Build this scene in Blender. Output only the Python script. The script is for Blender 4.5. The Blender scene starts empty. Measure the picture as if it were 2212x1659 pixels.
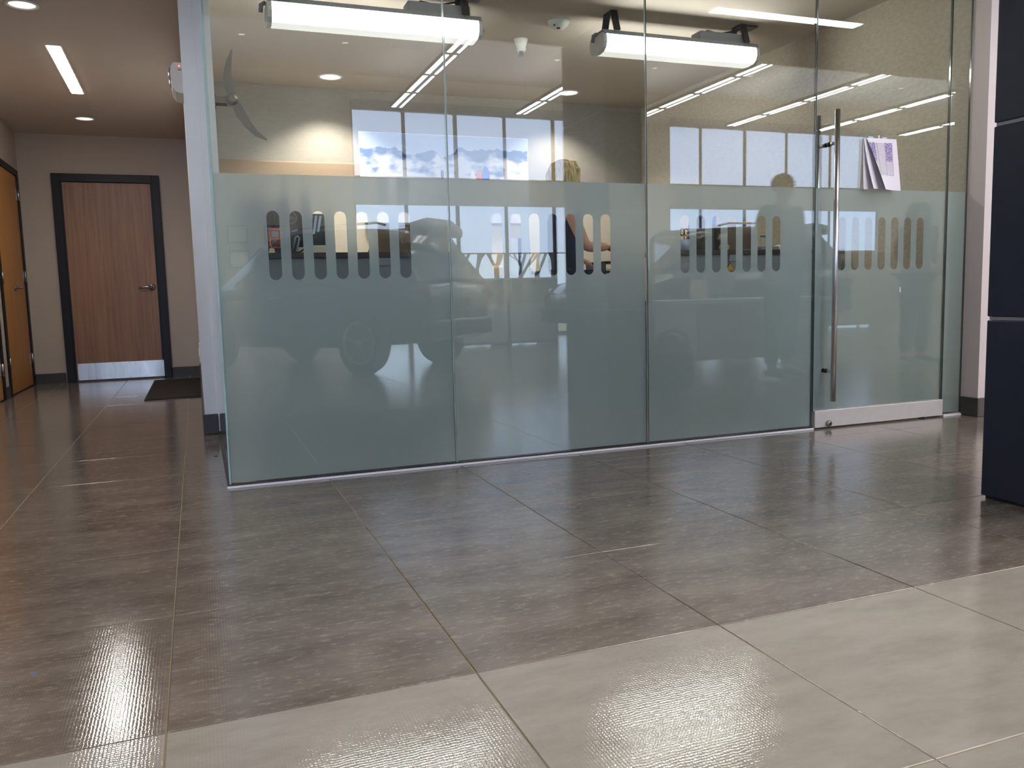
import bpy, bmesh, math, random
from mathutils import Vector, Matrix
random.seed(7)
PI = math.pi
S = bpy.context.scene
COL = S.collection

# ------------------------------------------------------------------ camera, world, exposure
H = 0.82
YAW, PITCH, ROLL, FPX = 0.36087283, -0.10858671, -0.02571384, 1789.73
cam_d = bpy.data.cameras.new('camera')
cam = bpy.data.objects.new('camera', cam_d)
COL.objects.link(cam)
cam_d.sensor_width = 36.0
cam_d.lens = FPX * 36.0 / 2212.0
cam_d.clip_start = 0.02
cam_d.clip_end = 400
_cy, _sy, _cp, _sp = math.cos(YAW), math.sin(YAW), math.cos(PITCH), math.sin(PITCH)
_fw = Vector((_sy * _cp, _cy * _cp, _sp))
_rt = Vector((_cy, -_sy, 0))
_up = _rt.cross(_fw)
_c, _s = math.cos(ROLL), math.sin(ROLL)
_r2 = _c * _rt + _s * _up
_u2 = -_s * _rt + _c * _up
cam.matrix_world = Matrix(((_r2.x, _u2.x, -_fw.x, 0), (_r2.y, _u2.y, -_fw.y, 0),
                           (_r2.z, _u2.z, -_fw.z, H), (0, 0, 0, 1)))
S.camera = cam

W = bpy.data.worlds.new('world')
S.world = W
W.use_nodes = True
_bg = W.node_tree.nodes['Background']
_bg.inputs[0].default_value = (0.66, 0.79, 1.0, 1)
_bg.inputs[1].default_value = 7.0

S.view_settings.view_transform = 'Standard'
S.view_settings.look = 'None'
S.view_settings.gamma = 1.0
S.view_settings.use_curve_mapping = False
S.view_settings.exposure = 0.0
S.cycles.max_bounces = 10
S.cycles.diffuse_bounces = 4
S.cycles.glossy_bounces = 4
S.cycles.transparent_max_bounces = 20
S.cycles.sample_clamp_indirect = 8.0
S.cycles.caustics_reflective = False
S.cycles.caustics_refractive = False
S.cycles.use_denoising = True

# light strengths (radiance of the luminous faces, watts of the spots)
L_SHADE = (0.52, 0.68, 1.0), 5.6
L_PENDANT = (1.0, 0.96, 0.91), 34.0
L_UP = (1.0, 0.96, 0.92), 400.0
L_HALL = (1.0, 0.94, 0.87), 62.0
L_FOYER = (1.0, 0.96, 0.90), 60.0
L_TUBE = (1.0, 0.97, 0.92), 14.0
W_DOWN_OFFICE = 150.0
W_DOWN_HALL = 6.0
W_DOWN_SHOW = 30.0

# ------------------------------------------------------------------ key dimensions
D = 3.795            # front face of the glass
ZC = 2.69            # low ceiling
ZS = 4.70            # showroom ceiling
XG0, XG1, XG2, XG3, XD1, XGE = 0.095, 1.140, 2.197, 3.268, 4.250, 4.415
YW = -7.365          # window wall
YB = 9.90            # back wall of the hall
YO = 7.735           # back wall of the office
XL = -1.62           # left wall of the hall
XR = 4.42            # right wall of the office

# ------------------------------------------------------------------ materials
def lin(h):
    h = h.lstrip('#')
    o = []
    for i in (0, 2, 4):
        c = int(h[i:i + 2], 16) / 255.0
        o.append(c / 12.92 if c <= 0.04045 else ((c + 0.055) / 1.055) ** 2.4)
    return (*o, 1.0)

def new_mat(name):
    m = bpy.data.materials.new(name)
    m.use_nodes = True
    return m, m.node_tree.nodes, m.node_tree.links

def mat(name, c, rough=0.5, metal=0.0, spec=0.5, vary=0.0, vscale=3.0, vstretch=(1, 1, 1), bump=0.0, bscale=200.0,
        coat=0.0, c2=None, detail=5.0, trans=0.0):
    m, N, K = new_mat(name)
    b = N['Principled BSDF']
    cc = lin(c) if isinstance(c, str) else (*c, 1.0)
    b.inputs['Base Color'].default_value = cc
    b.inputs['Roughness'].default_value = rough
    b.inputs['Metallic'].default_value = metal
    b.inputs['Specular IOR Level'].default_value = spec
    b.inputs['Coat Weight'].default_value = coat
    if vary or c2 or bump:
        g = N.new('ShaderNodeNewGeometry')
        mp = N.new('ShaderNodeMapping')
        mp.inputs['Scale'].default_value = vstretch
        K.new(g.outputs['Position'], mp.inputs['Vector'])
    if vary or c2:
        n = N.new('ShaderNodeTexNoise')
        n.inputs['Scale'].default_value = vscale
        n.inputs['Detail'].default_value = detail
        n.inputs['Roughness'].default_value = 0.62
        K.new(mp.outputs[0], n.inputs['Vector'])
        r = N.new('ShaderNodeValToRGB')
        r.color_ramp.elements[0].position = 0.3
        r.color_ramp.elements[1].position = 0.72
        if c2:
            a, z = cc, (lin(c2) if isinstance(c2, str) else (*c2, 1.0))
        else:
            a = tuple(x * (1 - vary) for x in cc[:3]) + (1,)
            z = tuple(min(1, x * (1 + vary)) for x in cc[:3]) + (1,)
        r.color_ramp.elements[0].color = a
        r.color_ramp.elements[1].color = z
        K.new(n.outputs['Fac'], r.inputs[0])
        K.new(r.outputs[0], b.inputs['Base Color'])
    if bump:
        n2 = N.new('ShaderNodeTexNoise')
        n2.inputs['Scale'].default_value = bscale
        n2.inputs['Detail'].default_value = 3
        K.new(g.outputs['Position'], n2.inputs['Vector'])
        bm_ = N.new('ShaderNodeBump')
        bm_.inputs['Strength'].default_value = bump
        bm_.inputs['Distance'].default_value = 0.004
        K.new(n2.outputs['Fac'], bm_.inputs['Height'])
        K.new(bm_.outputs[0], b.inputs['Normal'])
    return m

def emit(name, c, s, base='#ffffff'):
    m, N, K = new_mat(name)
    b = N['Principled BSDF']
    b.inputs['Base Color'].default_value = lin(base)
    b.inputs['Roughness'].default_value = 0.5
    b.inputs['Emission Color'].default_value = (*c, 1.0)
    b.inputs['Emission Strength'].default_value = s
    return m

def glass_mat(name, tint, f0):
    """thin architectural glass: tinted straight transmission plus a mirror term that follows Schlick's curve"""
    m, N, K = new_mat(name)
    out = N['Material Output']
    N.remove(N['Principled BSDF'])
    lw = N.new('ShaderNodeLayerWeight')
    lw.inputs['Blend'].default_value = 0.5
    p = N.new('ShaderNodeMath'); p.operation = 'POWER'; p.inputs[1].default_value = 5.0
    K.new(lw.outputs['Facing'], p.inputs[0])
    ma = N.new('ShaderNodeMath'); ma.operation = 'MULTIPLY_ADD'
    ma.inputs[1].default_value = 1 - f0; ma.inputs[2].default_value = f0
    K.new(p.outputs[0], ma.inputs[0])
    t = N.new('ShaderNodeBsdfTransparent'); t.inputs[0].default_value = (*tint, 1)
    gl = N.new('ShaderNodeBsdfGlossy'); gl.inputs['Roughness'].default_value = 0.0
    gl.inputs[0].default_value = (1, 1, 1, 1)
    mx = N.new('ShaderNodeMixShader')
    K.new(ma.outputs[0], mx.inputs[0]); K.new(t.outputs[0], mx.inputs[1]); K.new(gl.outputs[0], mx.inputs[2])
    K.new(mx.outputs[0], out.inputs[0])
    return m

def film_mat():
    """frosted film: part scatters forward (blurred view through), part scatters evenly on both sides"""
    m, N, K = new_mat('frosted_film')
    out = N['Material Output']
    N.remove(N['Principled BSDF'])
    d = N.new('ShaderNodeBsdfDiffuse'); d.inputs[0].default_value = (0.50, 0.57, 0.605, 1)
    t = N.new('ShaderNodeBsdfTranslucent'); t.inputs[0].default_value = (0.66, 0.74, 0.78, 1)
    r = N.new('ShaderNodeBsdfRefraction'); r.inputs[0].default_value = (0.82, 0.90, 0.93, 1)
    r.inputs['Roughness'].default_value = 0.62; r.inputs['IOR'].default_value = 1.18
    m1 = N.new('ShaderNodeMixShader'); m1.inputs[0].default_value = 0.35
    K.new(d.outputs[0], m1.inputs[1]); K.new(t.outputs[0], m1.inputs[2])
    m2 = N.new('ShaderNodeMixShader'); m2.inputs[0].default_value = 0.36
    K.new(m1.outputs[0], m2.inputs[1]); K.new(r.outputs[0], m2.inputs[2])
    K.new(m2.outputs[0], out.inputs[0])
    return m

def tile_mat(name, base, lo, hi, rough, ribs, speck):
    m, N, K = new_mat(name)
    b = N['Principled BSDF']
    g = N.new('ShaderNodeNewGeometry')
    oi = N.new('ShaderNodeObjectInfo')
    # broad cloudy tone, different in every tile
    off = N.new('ShaderNodeVectorMath'); off.operation = 'ADD'
    sc = N.new('ShaderNodeVectorMath'); sc.operation = 'SCALE'; sc.inputs['Scale'].default_value = 40.0
    cmb = N.new('ShaderNodeCombineXYZ')
    K.new(oi.outputs['Random'], cmb.inputs[0]); K.new(oi.outputs['Random'], cmb.inputs[1])
    K.new(cmb.outputs[0], sc.inputs[0]); K.new(g.outputs['Position'], off.inputs[0]); K.new(sc.outputs[0], off.inputs[1])
    mp = N.new('ShaderNodeMapping'); mp.inputs['Scale'].default_value = (1.2, 3.2, 1)
    K.new(off.outputs[0], mp.inputs[0])
    n = N.new('ShaderNodeTexNoise'); n.inputs['Scale'].default_value = 2.6; n.inputs['Detail'].default_value = 7
    n.inputs['Roughness'].default_value = 0.66
    K.new(mp.outputs[0], n.inputs['Vector'])
    r = N.new('ShaderNodeValToRGB')
    r.color_ramp.elements[0].position = 0.28; r.color_ramp.elements[0].color = lin(lo)
    r.color_ramp.elements[1].position = 0.74; r.color_ramp.elements[1].color = lin(hi)
    e = r.color_ramp.elements.new(0.5); e.color = lin(base)
    K.new(n.outputs['Fac'], r.inputs[0])
    # pale flecks and scuffs, stretched along the tile
    mp2 = N.new('ShaderNodeMapping'); mp2.inputs['Scale'].default_value = (24, 64, 1)
    K.new(off.outputs[0], mp2.inputs[0])
    n2 = N.new('ShaderNodeTexNoise'); n2.inputs['Scale'].default_value = 1.0; n2.inputs['Detail'].default_value = 6
    n2.inputs['Roughness'].default_value = 0.75
    K.new(mp2.outputs[0], n2.inputs['Vector'])
    r2 = N.new('ShaderNodeValToRGB')
    r2.color_ramp.elements[0].position = 0.53; r2.color_ramp.elements[0].color = (0, 0, 0, 1)
    r2.color_ramp.elements[1].position = 0.74; r2.color_ramp.elements[1].color = (speck, speck, speck, 1)
    K.new(n2.outputs['Fac'], r2.inputs[0])
    mx = N.new('ShaderNodeMixRGB'); mx.inputs[2].default_value = lin('#b5aa9c')
    K.new(r2.outputs[0], mx.inputs[0]); K.new(r.outputs[0], mx.inputs[1])
    K.new(mx.outputs[0], b.inputs['Base Color'])
    b.inputs['Roughness'].default_value = rough
    b.inputs['Specular IOR Level'].default_value = 0.75
    # fine pressed ribbing of the porcelain
    w1 = N.new('ShaderNodeTexWave'); w1.inputs['Scale'].default_value = 46; w1.inputs['Distortion'].default_value = 3.5
    w1.inputs['Detail'].default_value = 3; w1.inputs['Detail Scale'].default_value = 3
    K.new(g.outputs['Position'], w1.inputs['Vector'])
    w2 = N.new('ShaderNodeTexWave'); w2.bands_direction = 'Y'; w2.inputs['Scale'].default_value = 40
    w2.inputs['Distortion'].default_value = 4.5; w2.inputs['Detail'].default_value = 3
    K.new(g.outputs['Position'], w2.inputs['Vector'])
    ad = N.new('ShaderNodeMath'); ad.operation = 'ADD'
    K.new(w1.outputs['Fac'], ad.inputs[0]); K.new(w2.outputs['Fac'], ad.inputs[1])
    bp = N.new('ShaderNodeBump'); bp.inputs['Strength'].default_value = ribs; bp.inputs['Distance'].default_value = 0.0007
    K.new(ad.outputs[0], bp.inputs['Height'])
    K.new(bp.outputs[0], b.inputs['Normal'])
    return m

def wood_mat(name, c1, c2, rough=0.42, along='Z'):
    m, N, K = new_mat(name)
    b = N['Principled BSDF']
    g = N.new('ShaderNodeNewGeometry')
    mp = N.new('ShaderNodeMapping')
    mp.inputs['Scale'].default_value = {'Z': (26, 26, 0.9), 'X': (0.9, 26, 26), 'Y': (26, 0.9, 26)}[along]
    K.new(g.outputs['Position'], mp.inputs[0])
    n = N.new('ShaderNodeTexNoise'); n.inputs['Scale'].default_value = 1.6; n.inputs['Detail'].default_value = 6
    n.inputs['Distortion'].default_value = 0.6
    K.new(mp.outputs[0], n.inputs['Vector'])
    r = N.new('ShaderNodeValToRGB')
    r.color_ramp.elements[0].position = 0.3; r.color_ramp.elements[0].color = lin(c1)
    r.color_ramp.elements[1].position = 0.7; r.color_ramp.elements[1].color = lin(c2)
    K.new(n.outputs['Fac'], r.inputs[0]); K.new(r.outputs[0], b.inputs['Base Color'])
    b.inputs['Roughness'].default_value = rough
    return m

M = {}
M['dark_tile'] = tile_mat('dark_porcelain', '#766c64', '#5c534c', '#8b8178', 0.10, 0.085, 0.8)
M['light_tile'] = tile_mat('light_porcelain', '#ada69d', '#9c958c', '#bab3aa', 0.06, 0.105, 0.10)
M['grout'] = mat('grout', '#9a8b72', 0.9)
M['hall_wall'] = mat('hall_paint', '#b9aea2', 0.8, spec=0.3, bump=0.05, bscale=500)
M['hall_ceiling'] = mat('ceiling_paint', '#c9beb2', 0.85, spec=0.2)
M['show_wall'] = mat('showroom_paint', '#cfc8bd', 0.8, spec=0.3)
M['show_ceiling'] = mat('showroom_ceiling_paint', '#ded9d2', 0.85, spec=0.2)
M['acoustic'] = mat('acoustic_panel', '#e6e3de', 0.9, spec=0.1, bump=0.08, bscale=300)
M['end_wall'] = mat('pale_wall_end', '#eceef2', 0.7, spec=0.3, vary=0.02, vscale=6)
M['office_back'] = mat('taupe_wallpaper', '#918a82', 0.36, spec=0.5, vary=0.08, vscale=70, vstretch=(0.3, 1, 1), bump=0.12, bscale=160)
M['cream_panel'] = mat('cream_wall_panel', '#d3c8b6', 0.7, vary=0.05, vscale=40)
M['stucco'] = mat('stucco', '#bdb4a2', 0.7, vary=0.14, vscale=55, vstretch=(1, 0.45, 1), bump=0.9, bscale=75)
M['pink_wall'] = mat('pinkish_paint', '#dcd1d0', 0.8, spec=0.3)
M['baseboard'] = mat('dark_rubber_base', '#3a3838', 0.5)
M['black_paint'] = mat('black_frame_paint', '#0d0d11', 0.45, spec=0.3)
M['walnut'] = wood_mat('walnut_veneer', '#805840', '#97704f')
M['maple'] = wood_mat('honey_veneer', '#a66f35', '#bf8848')
M['steel'] = mat('brushed_steel', '#a8a7a5', 0.32, metal=1.0, vary=0.18, vscale=12, vstretch=(1, 1, 0.15))
M['bar_steel'] = mat('satin_steel_bar', '#c6c5c9', 0.27, metal=1.0)
M['dark_metal'] = mat('dark_metal', '#3b3c40', 0.35, metal=0.9)
M['alu'] = mat('anodised_aluminium', '#c7c2c2', 0.42, metal=0.35, vary=0.03, vscale=30)
M['white_strip'] = mat('white_channel', '#e4e2ea', 0.45)
M['navy_panel'] = mat('dark_navy_cladding', '#2a3040', 0.34, metal=0.25, spec=0.4, vary=0.12, vscale=2.0, bump=0.03, bscale=300)
M['glass'] = glass_mat('clear_glass', (0.94, 0.97, 0.955), 0.047)
M['win_glass'] = glass_mat('window_glass', (0.95, 0.97, 0.97), 0.04)
M['glass_edge'] = mat('glass_edge', '#9fc3c2', 0.15, spec=0.8)
M['joint'] = mat('glass_joint', '#a5a592', 0.2, spec=0.8)  # pale base colour stands for lights reflected along the joints
M['glass_edge_dark'] = mat('dark_glass_edge', '#2f4a44', 0.15, spec=0.8)
M['film'] = film_mat()
M['white_plastic'] = mat('white_plastic', '#e9e6df', 0.4)
M['grey_plastic'] = mat('grey_plastic', '#8d9196', 0.45)
M['black_plastic'] = mat('black_plastic', '#141416', 0.4)
M['rubber'] = mat('rubber', '#1b1a1a', 0.75, vary=0.2, vscale=60)
M['mat_brown'] = mat('ribbed_mat', '#2b2220', 0.9, vary=0.3, vscale=160, vstretch=(1, 4, 1), bump=0.5, bscale=300)
M['desk_dark'] = wood_mat('dark_worktop', '#2a2022', '#3b2d2c', 0.4, along='X')
M['desk_grey'] = mat('grey_laminate', '#868b92', 0.5, vary=0.02, vscale=10)
M['paper'] = mat('paper', '#e9e4ec', 0.8)
M['paper_warm'] = mat('warm_paper', '#e4d8c4', 0.8)
M['card'] = mat('brown_card', '#7d6a54', 0.8, vary=0.06, vscale=20)
M['orange'] = mat('orange_rubber', '#e0543a', 0.5)
M['yellow'] = mat('yellow_sign', '#d9a021', 0.5)
M['pale_yellow'] = mat('pale_yellow_tape', '#e6d48a', 0.5)
M['blue'] = mat('blue_plastic', '#3f6fb5', 0.4)
M['pale_blue'] = mat('pale_blue_plastic', '#b9c9ea', 0.4)
M['red'] = mat('red_plastic', '#b52a25', 0.4)
M['lens_tube'] = emit('tube_lens', *L_TUBE)
_N, _K = M['lens_tube'].node_tree.nodes, M['lens_tube'].node_tree.links      # the lower lip of the wrap lens, away from the tubes, glows less
_tc = _N.new('ShaderNodeTexCoord'); _sp = _N.new('ShaderNodeSeparateXYZ'); _mr = _N.new('ShaderNodeMapRange')
_mr.inputs['From Min'].default_value = -.0495; _mr.inputs['From Max'].default_value = -.026
_mr.inputs['To Min'].default_value = .80; _mr.inputs['To Max'].default_value = L_TUBE[1] * 1.9
_K.new(_tc.outputs['Object'], _sp.inputs[0]); _K.new(_sp.outputs[2], _mr.inputs[0])
_K.new(_mr.outputs[0], _N['Principled BSDF'].inputs['Emission Strength'])
M['lens_hall'] = emit('hall_strip_lens', *L_HALL)
M['lens_fill_strip'] = emit('fill_strip_lens', L_HALL[0], 38.0)  # glow of the added, unseen hall strip
M['lens_foyer'] = emit('foyer_strip_lens', *L_FOYER)
M['lens_pendant'] = emit('pendant_lens', *L_PENDANT)
M['lens_up'] = emit('uplight_lens', *L_UP)
M['lens_can'] = emit('can_lens', (1, 0.95, 0.88), 5.0)
M['lens_can_dim'] = emit('can_lens_dim', (1, 0.95, 0.86), 1.1)
M['shade'] = emit('glowing_roller_shade', *L_SHADE, base='#c8ccd6')  # cloth emits by itself, standing in for daylight behind it
M['red_led'] = emit('red_led', (1, 0.08, 0.06), 4.0)
M['skin'] = mat('skin', '#d9a183', 0.5, vary=0.05, vscale=30)
M['skin_dark'] = mat('tanned_skin', '#a87358', 0.5, vary=0.05, vscale=30)
M['blonde'] = mat('blonde_hair', '#94703a', 0.38, c2='#f5d893', vscale=70, vstretch=(1, 1, 0.16))
M['brown_hair'] = mat('dark_brown_hair', '#2b201a', 0.45, vary=0.3, vscale=90)
M['black_cloth'] = mat('black_ribbed_knit', '#191a1d', 0.9, vary=0.35, vscale=120, vstretch=(0.2, 0.2, 1.6), bump=0.4, bscale=300)
M['dark_cloth'] = mat('charcoal_cloth', '#3a3836', 0.9, vary=0.15, vscale=50)
M['olive_cloth'] = mat('olive_cloth', '#56524a', 0.9, vary=0.15, vscale=50)
M['denim'] = mat('dark_denim', '#2c3444', 0.9, vary=0.15, vscale=80)
M['car_paint'] = mat('slate_car_paint', '#4b545c', 0.22, metal=0.5, coat=0.8)
M['car_paint_dark'] = mat('black_car_paint', '#26282b', 0.22, metal=0.4, coat=0.8)
M['car_glass'] = mat('tinted_car_glass', '#171b1e', 0.06, spec=0.7)
M['chrome'] = mat('chrome', '#dfe2e6', 0.08, metal=1.0)
M['tail_red'] = mat('tail_lamp_red', '#7c1618', 0.2)
M['white_panel'] = mat('white_laminate', '#dadadd', 0.5)
M['taupe_panel'] = mat('taupe_laminate', '#a79f93', 0.6)
M['bark'] = mat('bark', '#6a666a', 0.9, vary=0.3, vscale=20)
M['ground'] = mat('winter_grass', '#a08e6c', 0.95, vary=0.25, vscale=4)
M['mullion'] = mat('bronze_mullion', '#4b4540', 0.5, metal=0.3)
M['valance'] = mat('grey_valance', '#77777a', 0.6)
M['spandrel'] = mat('spandrel_paint', '#b9b3a8', 0.8)

# ------------------------------------------------------------------ mesh helpers
class MB:
    def __init__(self):
        self.v = []; self.f = []; self.sm = []
    def add(self, vs, fs, smooth=False):
        o = len(self.v)
        self.v += [tuple(p) for p in vs]
        self.f += [tuple(i + o for i in q) for q in fs]
        self.sm += [smooth] * len(fs)
        return self
    def box(self, x0, x1, y0, y1, z0, z1, bev=0.0):
        if x1 < x0: x0, x1 = x1, x0
        if y1 < y0: y0, y1 = y1, y0
        if z1 < z0: z0, z1 = z1, z0
        if bev <= 0:
            vs = [(x, y, z) for z in (z0, z1) for y in (y0, y1) for x in (x0, x1)]
            return self.add(vs, [(0, 2, 3, 1), (4, 5, 7, 6), (0, 1, 5, 4), (2, 6, 7, 3), (0, 4, 6, 2), (1, 3, 7, 5)])
        bm = bmesh.new()
        bmesh.ops.create_cube(bm, size=1.0)
        for v in bm.verts:
            v.co = Vector(((x0 + x1) / 2 + v.co.x * (x1 - x0), (y0 + y1) / 2 + v.co.y * (y1 - y0), (z0 + z1) / 2 + v.co.z * (z1 - z0)))
        bev = min(bev, (x1 - x0) * .45, (y1 - y0) * .45, (z1 - z0) * .45)
        bmesh.ops.bevel(bm, geom=bm.edges[:], offset=bev, segments=2, affect='EDGES', profile=0.5)
        return self.frombm(bm)
    def frombm(self, bm, smooth=False, mtx=None):
        bm.verts.index_update()
        vs = [(mtx @ v.co if mtx else v.co) for v in bm.verts]
        fs = [[v.index for v in f.verts] for f in bm.faces]
        bm.free()
        return self.add(vs, fs, smooth)
    def sweep(self, pts, rad, n=8, caps=True, flat=1.0, smooth=True):
        """tube through pts; rad a number or one per point; flat squashes it along the second frame axis"""
        pts = [Vector(p) for p in pts]
        if not hasattr(rad, '__len__'): rad = [rad] * len(pts)
        rings = []; prev = None
        for i, p in enumerate(pts):
            t = (pts[min(i + 1, len(pts) - 1)] - pts[max(i - 1, 0)])
            t = t.normalized() if t.length > 1e-9 else Vector((0, 0, 1))
            a = prev if prev is not None else (Vector((0, 0, 1)) if abs(t.z) < .9 else Vector((1, 0, 0)))
            u = a - t * a.dot(t)
            if u.length < 1e-6: u = t.orthogonal()
            u.normalize(); w = t.cross(u); prev = u
            rings.append([p + (u * math.cos(2 * PI * k / n) * flat + w * math.sin(2 * PI * k / n)) * rad[i] for k in range(n)])
        vs = [q for r in rings for q in r]; fs = []
        for i in range(len(rings) - 1):
            for k in range(n):
                k2 = (k + 1) % n
                fs.append((i * n + k, i * n + k2, (i + 1) * n + k2, (i + 1) * n + k))
        if caps:
            fs.append(tuple(reversed(range(n)))); fs.append(tuple((len(rings) - 1) * n + k for k in range(n)))
        return self.add(vs, fs, smooth)
    def cyl(self, p0, p1, r, n=16, smooth=True):
        return self.sweep([p0, p1], r, n, smooth=smooth)
    def lathe(self, prof, c=(0, 0, 0), n=24, axis='Z', smooth=True):
        """prof: (radius, height) pairs turned about an axis through c"""
        vs = []
        for r, h in prof:
            for k in range(n):
                a = 2 * PI * k / n; x, y = r * math.cos(a), r * math.sin(a)
                p = {'Z': (x, y, h), 'Y': (x, h, y), 'X': (h, x, y)}[axis]
                vs.append((p[0] + c[0], p[1] + c[1], p[2] + c[2]))
        fs = []
        for i in range(len(prof) - 1):
            for k in range(n):
                k2 = (k + 1) % n
                fs.append((i * n + k, i * n + k2, (i + 1) * n + k2, (i + 1) * n + k))
        fs.append(tuple(reversed(range(n)))); fs.append(tuple((len(prof) - 1) * n + k for k in range(n)))
        return self.add(vs, fs, smooth)
    def ell(self, c, r, seg=16, rings=10, rot=None):
        bm = bmesh.new()
        bmesh.ops.create_uvsphere(bm, u_segments=seg, v_segments=rings, radius=1.0)
        m = Matrix.Translation(c) @ (rot.to_4x4() if rot else Matrix.Identity(4)) @ Matrix.Diagonal((r[0], r[1], r[2], 1))
        return self.frombm(bm, True, m)
    def prism(self, poly, a0, a1, axis='Y'):
        """extrude a 2-D polygon: axis Y takes (x,z), X takes (y,z), Z takes (x,y)"""
        n = len(poly)
        def P(q, a):
            return {'Y': (q[0], a, q[1]), 'X': (a, q[0], q[1]), 'Z': (q[0], q[1], a)}[axis]
        vs = [P(q, a0) for q in poly] + [P(q, a1) for q in poly]
        fs = [tuple(range(n)), tuple(reversed(range(n, 2 * n)))] + [(i, (i + 1) % n + 0, (i + 1) % n + n, i + n) for i in range(n)]
        return self.add(vs, fs)
    def mesh(self, name):
        me = bpy.data.meshes.new(name)
        me.from_pydata(self.v, [], self.f)
        me.polygons.foreach_set('use_smooth', self.sm)
        bm = bmesh.new(); bm.from_mesh(me)
        bmesh.ops.recalc_face_normals(bm, faces=bm.faces)
        bm.to_mesh(me); bm.free()
        me.update()
        return me
    def build(self, name, m, parent=None, **kw):
        o = bpy.data.objects.new(name, self.mesh(name))
        ms = m if isinstance(m, (list, tuple)) else [m]
        for k in ms: o.data.materials.append(M[k] if isinstance(k, str) else k)
        COL.objects.link(o)
        if parent: o.parent = parent
        for k, v in kw.items(): o[k] = v
        return o

def thing(name, label, cat, loc=(0, 0, 0), rz=0.0, group=None):
    o = bpy.data.objects.new(name, None)
    o.empty_display_size = 0.1
    COL.objects.link(o)
    o.location = loc; o.rotation_euler = (0, 0, rz)
    o['label'] = label; o['category'] = cat
    if group: o['group'] = group
    return o
def tag(o, label, cat, group=None):
    o['label'] = label; o['category'] = cat
    if group: o['group'] = group
    return o
def struct(name, loc=(0, 0, 0)):
    o = bpy.data.objects.new(name, None); o.empty_display_size = 0.1
    COL.objects.link(o); o.location = loc; o['kind'] = 'structure'
    return o
def sbuild(mb, name, m):
    o = mb.build(name, m); o['kind'] = 'structure'; return o
def dup(root, loc, rz=None, label=None, group=None):
    r = root.copy(); COL.objects.link(r); r.location = loc
    if rz is not None: r.rotation_euler = (0, 0, rz)
    if label: r['label'] = label
    if group: r['group'] = group
    def rec(a, b):
        for ch in list(a.children):
            c = ch.copy(); COL.objects.link(c); c.parent = b; rec(ch, c)
    rec(root, r)
    return r
def spot(name, loc, watts, c, parent, angle=95, blend=0.6, aim=None):
    l = bpy.data.lights.new(name, 'SPOT'); l.energy = watts; l.color = c
    l.spot_size = math.radians(angle); l.spot_blend = blend; l.shadow_soft_size = 0.05
    o = bpy.data.objects.new(name, l); COL.objects.link(o); o.location = loc
    if parent: o.parent = parent
    return o
def text(name, body, size, m, parent, loc, rot, align='CENTER', depth=0.0006):
    c = bpy.data.curves.new(name, 'FONT'); c.body = body; c.size = size; c.align_x = align; c.align_y = 'CENTER'
    c.extrude = depth; c.resolution_u = 3
    c.materials.append(M[m])
    o = bpy.data.objects.new(name, c); COL.objects.link(o); o.location = loc; o.rotation_euler = rot
    dg = bpy.context.evaluated_depsgraph_get()
    me = bpy.data.meshes.new_from_object(o.evaluated_get(dg))
    bpy.data.objects.remove(o)
    o = bpy.data.objects.new(name, me); COL.objects.link(o); o.location = loc; o.rotation_euler = rot
    if parent: o.parent = parent
    return o

# ================================================================== SETTING
# ---------------- floor: recessed grout bed with every tile its own slab
PX, PY, X0, Y0 = 0.6265, 0.638, -0.104, 1.651
fl = sbuild(MB().box(-5.2, 18.2, YW - 0.1, YB + 0.1, -0.06, -0.0022), 'floor', 'grout')
def tile_mesh():
    bm = MB(); g = 0.0019; b = 0.0012; w = PX - g * 2; d = PY - g * 2
    vs = [(0, 0, -.006), (w, 0, -.006), (w, d, -.006), (0, d, -.006), (0, 0, -b), (w, 0, -b), (w, d, -b), (0, d, -b),
          (b, b, 0), (w - b, b, 0), (w - b, d - b, 0), (b, d - b, 0)]
    fs = [(0, 1, 5, 4), (1, 2, 6, 5), (2, 3, 7, 6), (3, 0, 4, 7), (4, 5, 9, 8), (5, 6, 10, 9), (6, 7, 11, 10), (7, 4, 8, 11), (8, 9, 10, 11)]
    bm.add([(x + g, y + g, z) for x, y, z in vs], fs)
    return bm
_tm = {k: tile_mesh().mesh('tile') for k in ('dark_tile', 'light_tile')}
for k in _tm: _tm[k].materials.append(M[k])
far = {'dark_tile': MB(), 'light_tile': MB()}
_tv = tile_mesh()
for j in range(-15, 13):
    for i in range(-8, 29):
        x, y = X0 + i * PX, Y0 + j * PY
        if y + PY > YB + 0.2 or x < -5.0 or x + PX > 18.1 or y < YW - 0.2: continue
        if y > D and (x + PX < XL - 0.02 or x > XR): continue
        k = 'dark_tile' if j >= 0 else 'light_tile'
        near = (-3 <= i <= 8 and j >= -2) and not (y > D + 0.1 and x > 0.3)
        near = near or (-3 <= i <= 13 and -6 <= j < -2)
        if near:
            o = bpy.data.objects.new('tile', _tm[k]); COL.objects.link(o); o.parent = fl; o.location = (x, y, 0)
        else:
            far[k].add([(a + x, b + y, c) for a, b, c in _tv.v], _tv.f)
for k in far:
    o = far[k].build('tile_field', k, fl); o['kind'] = 'stuff'

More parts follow.
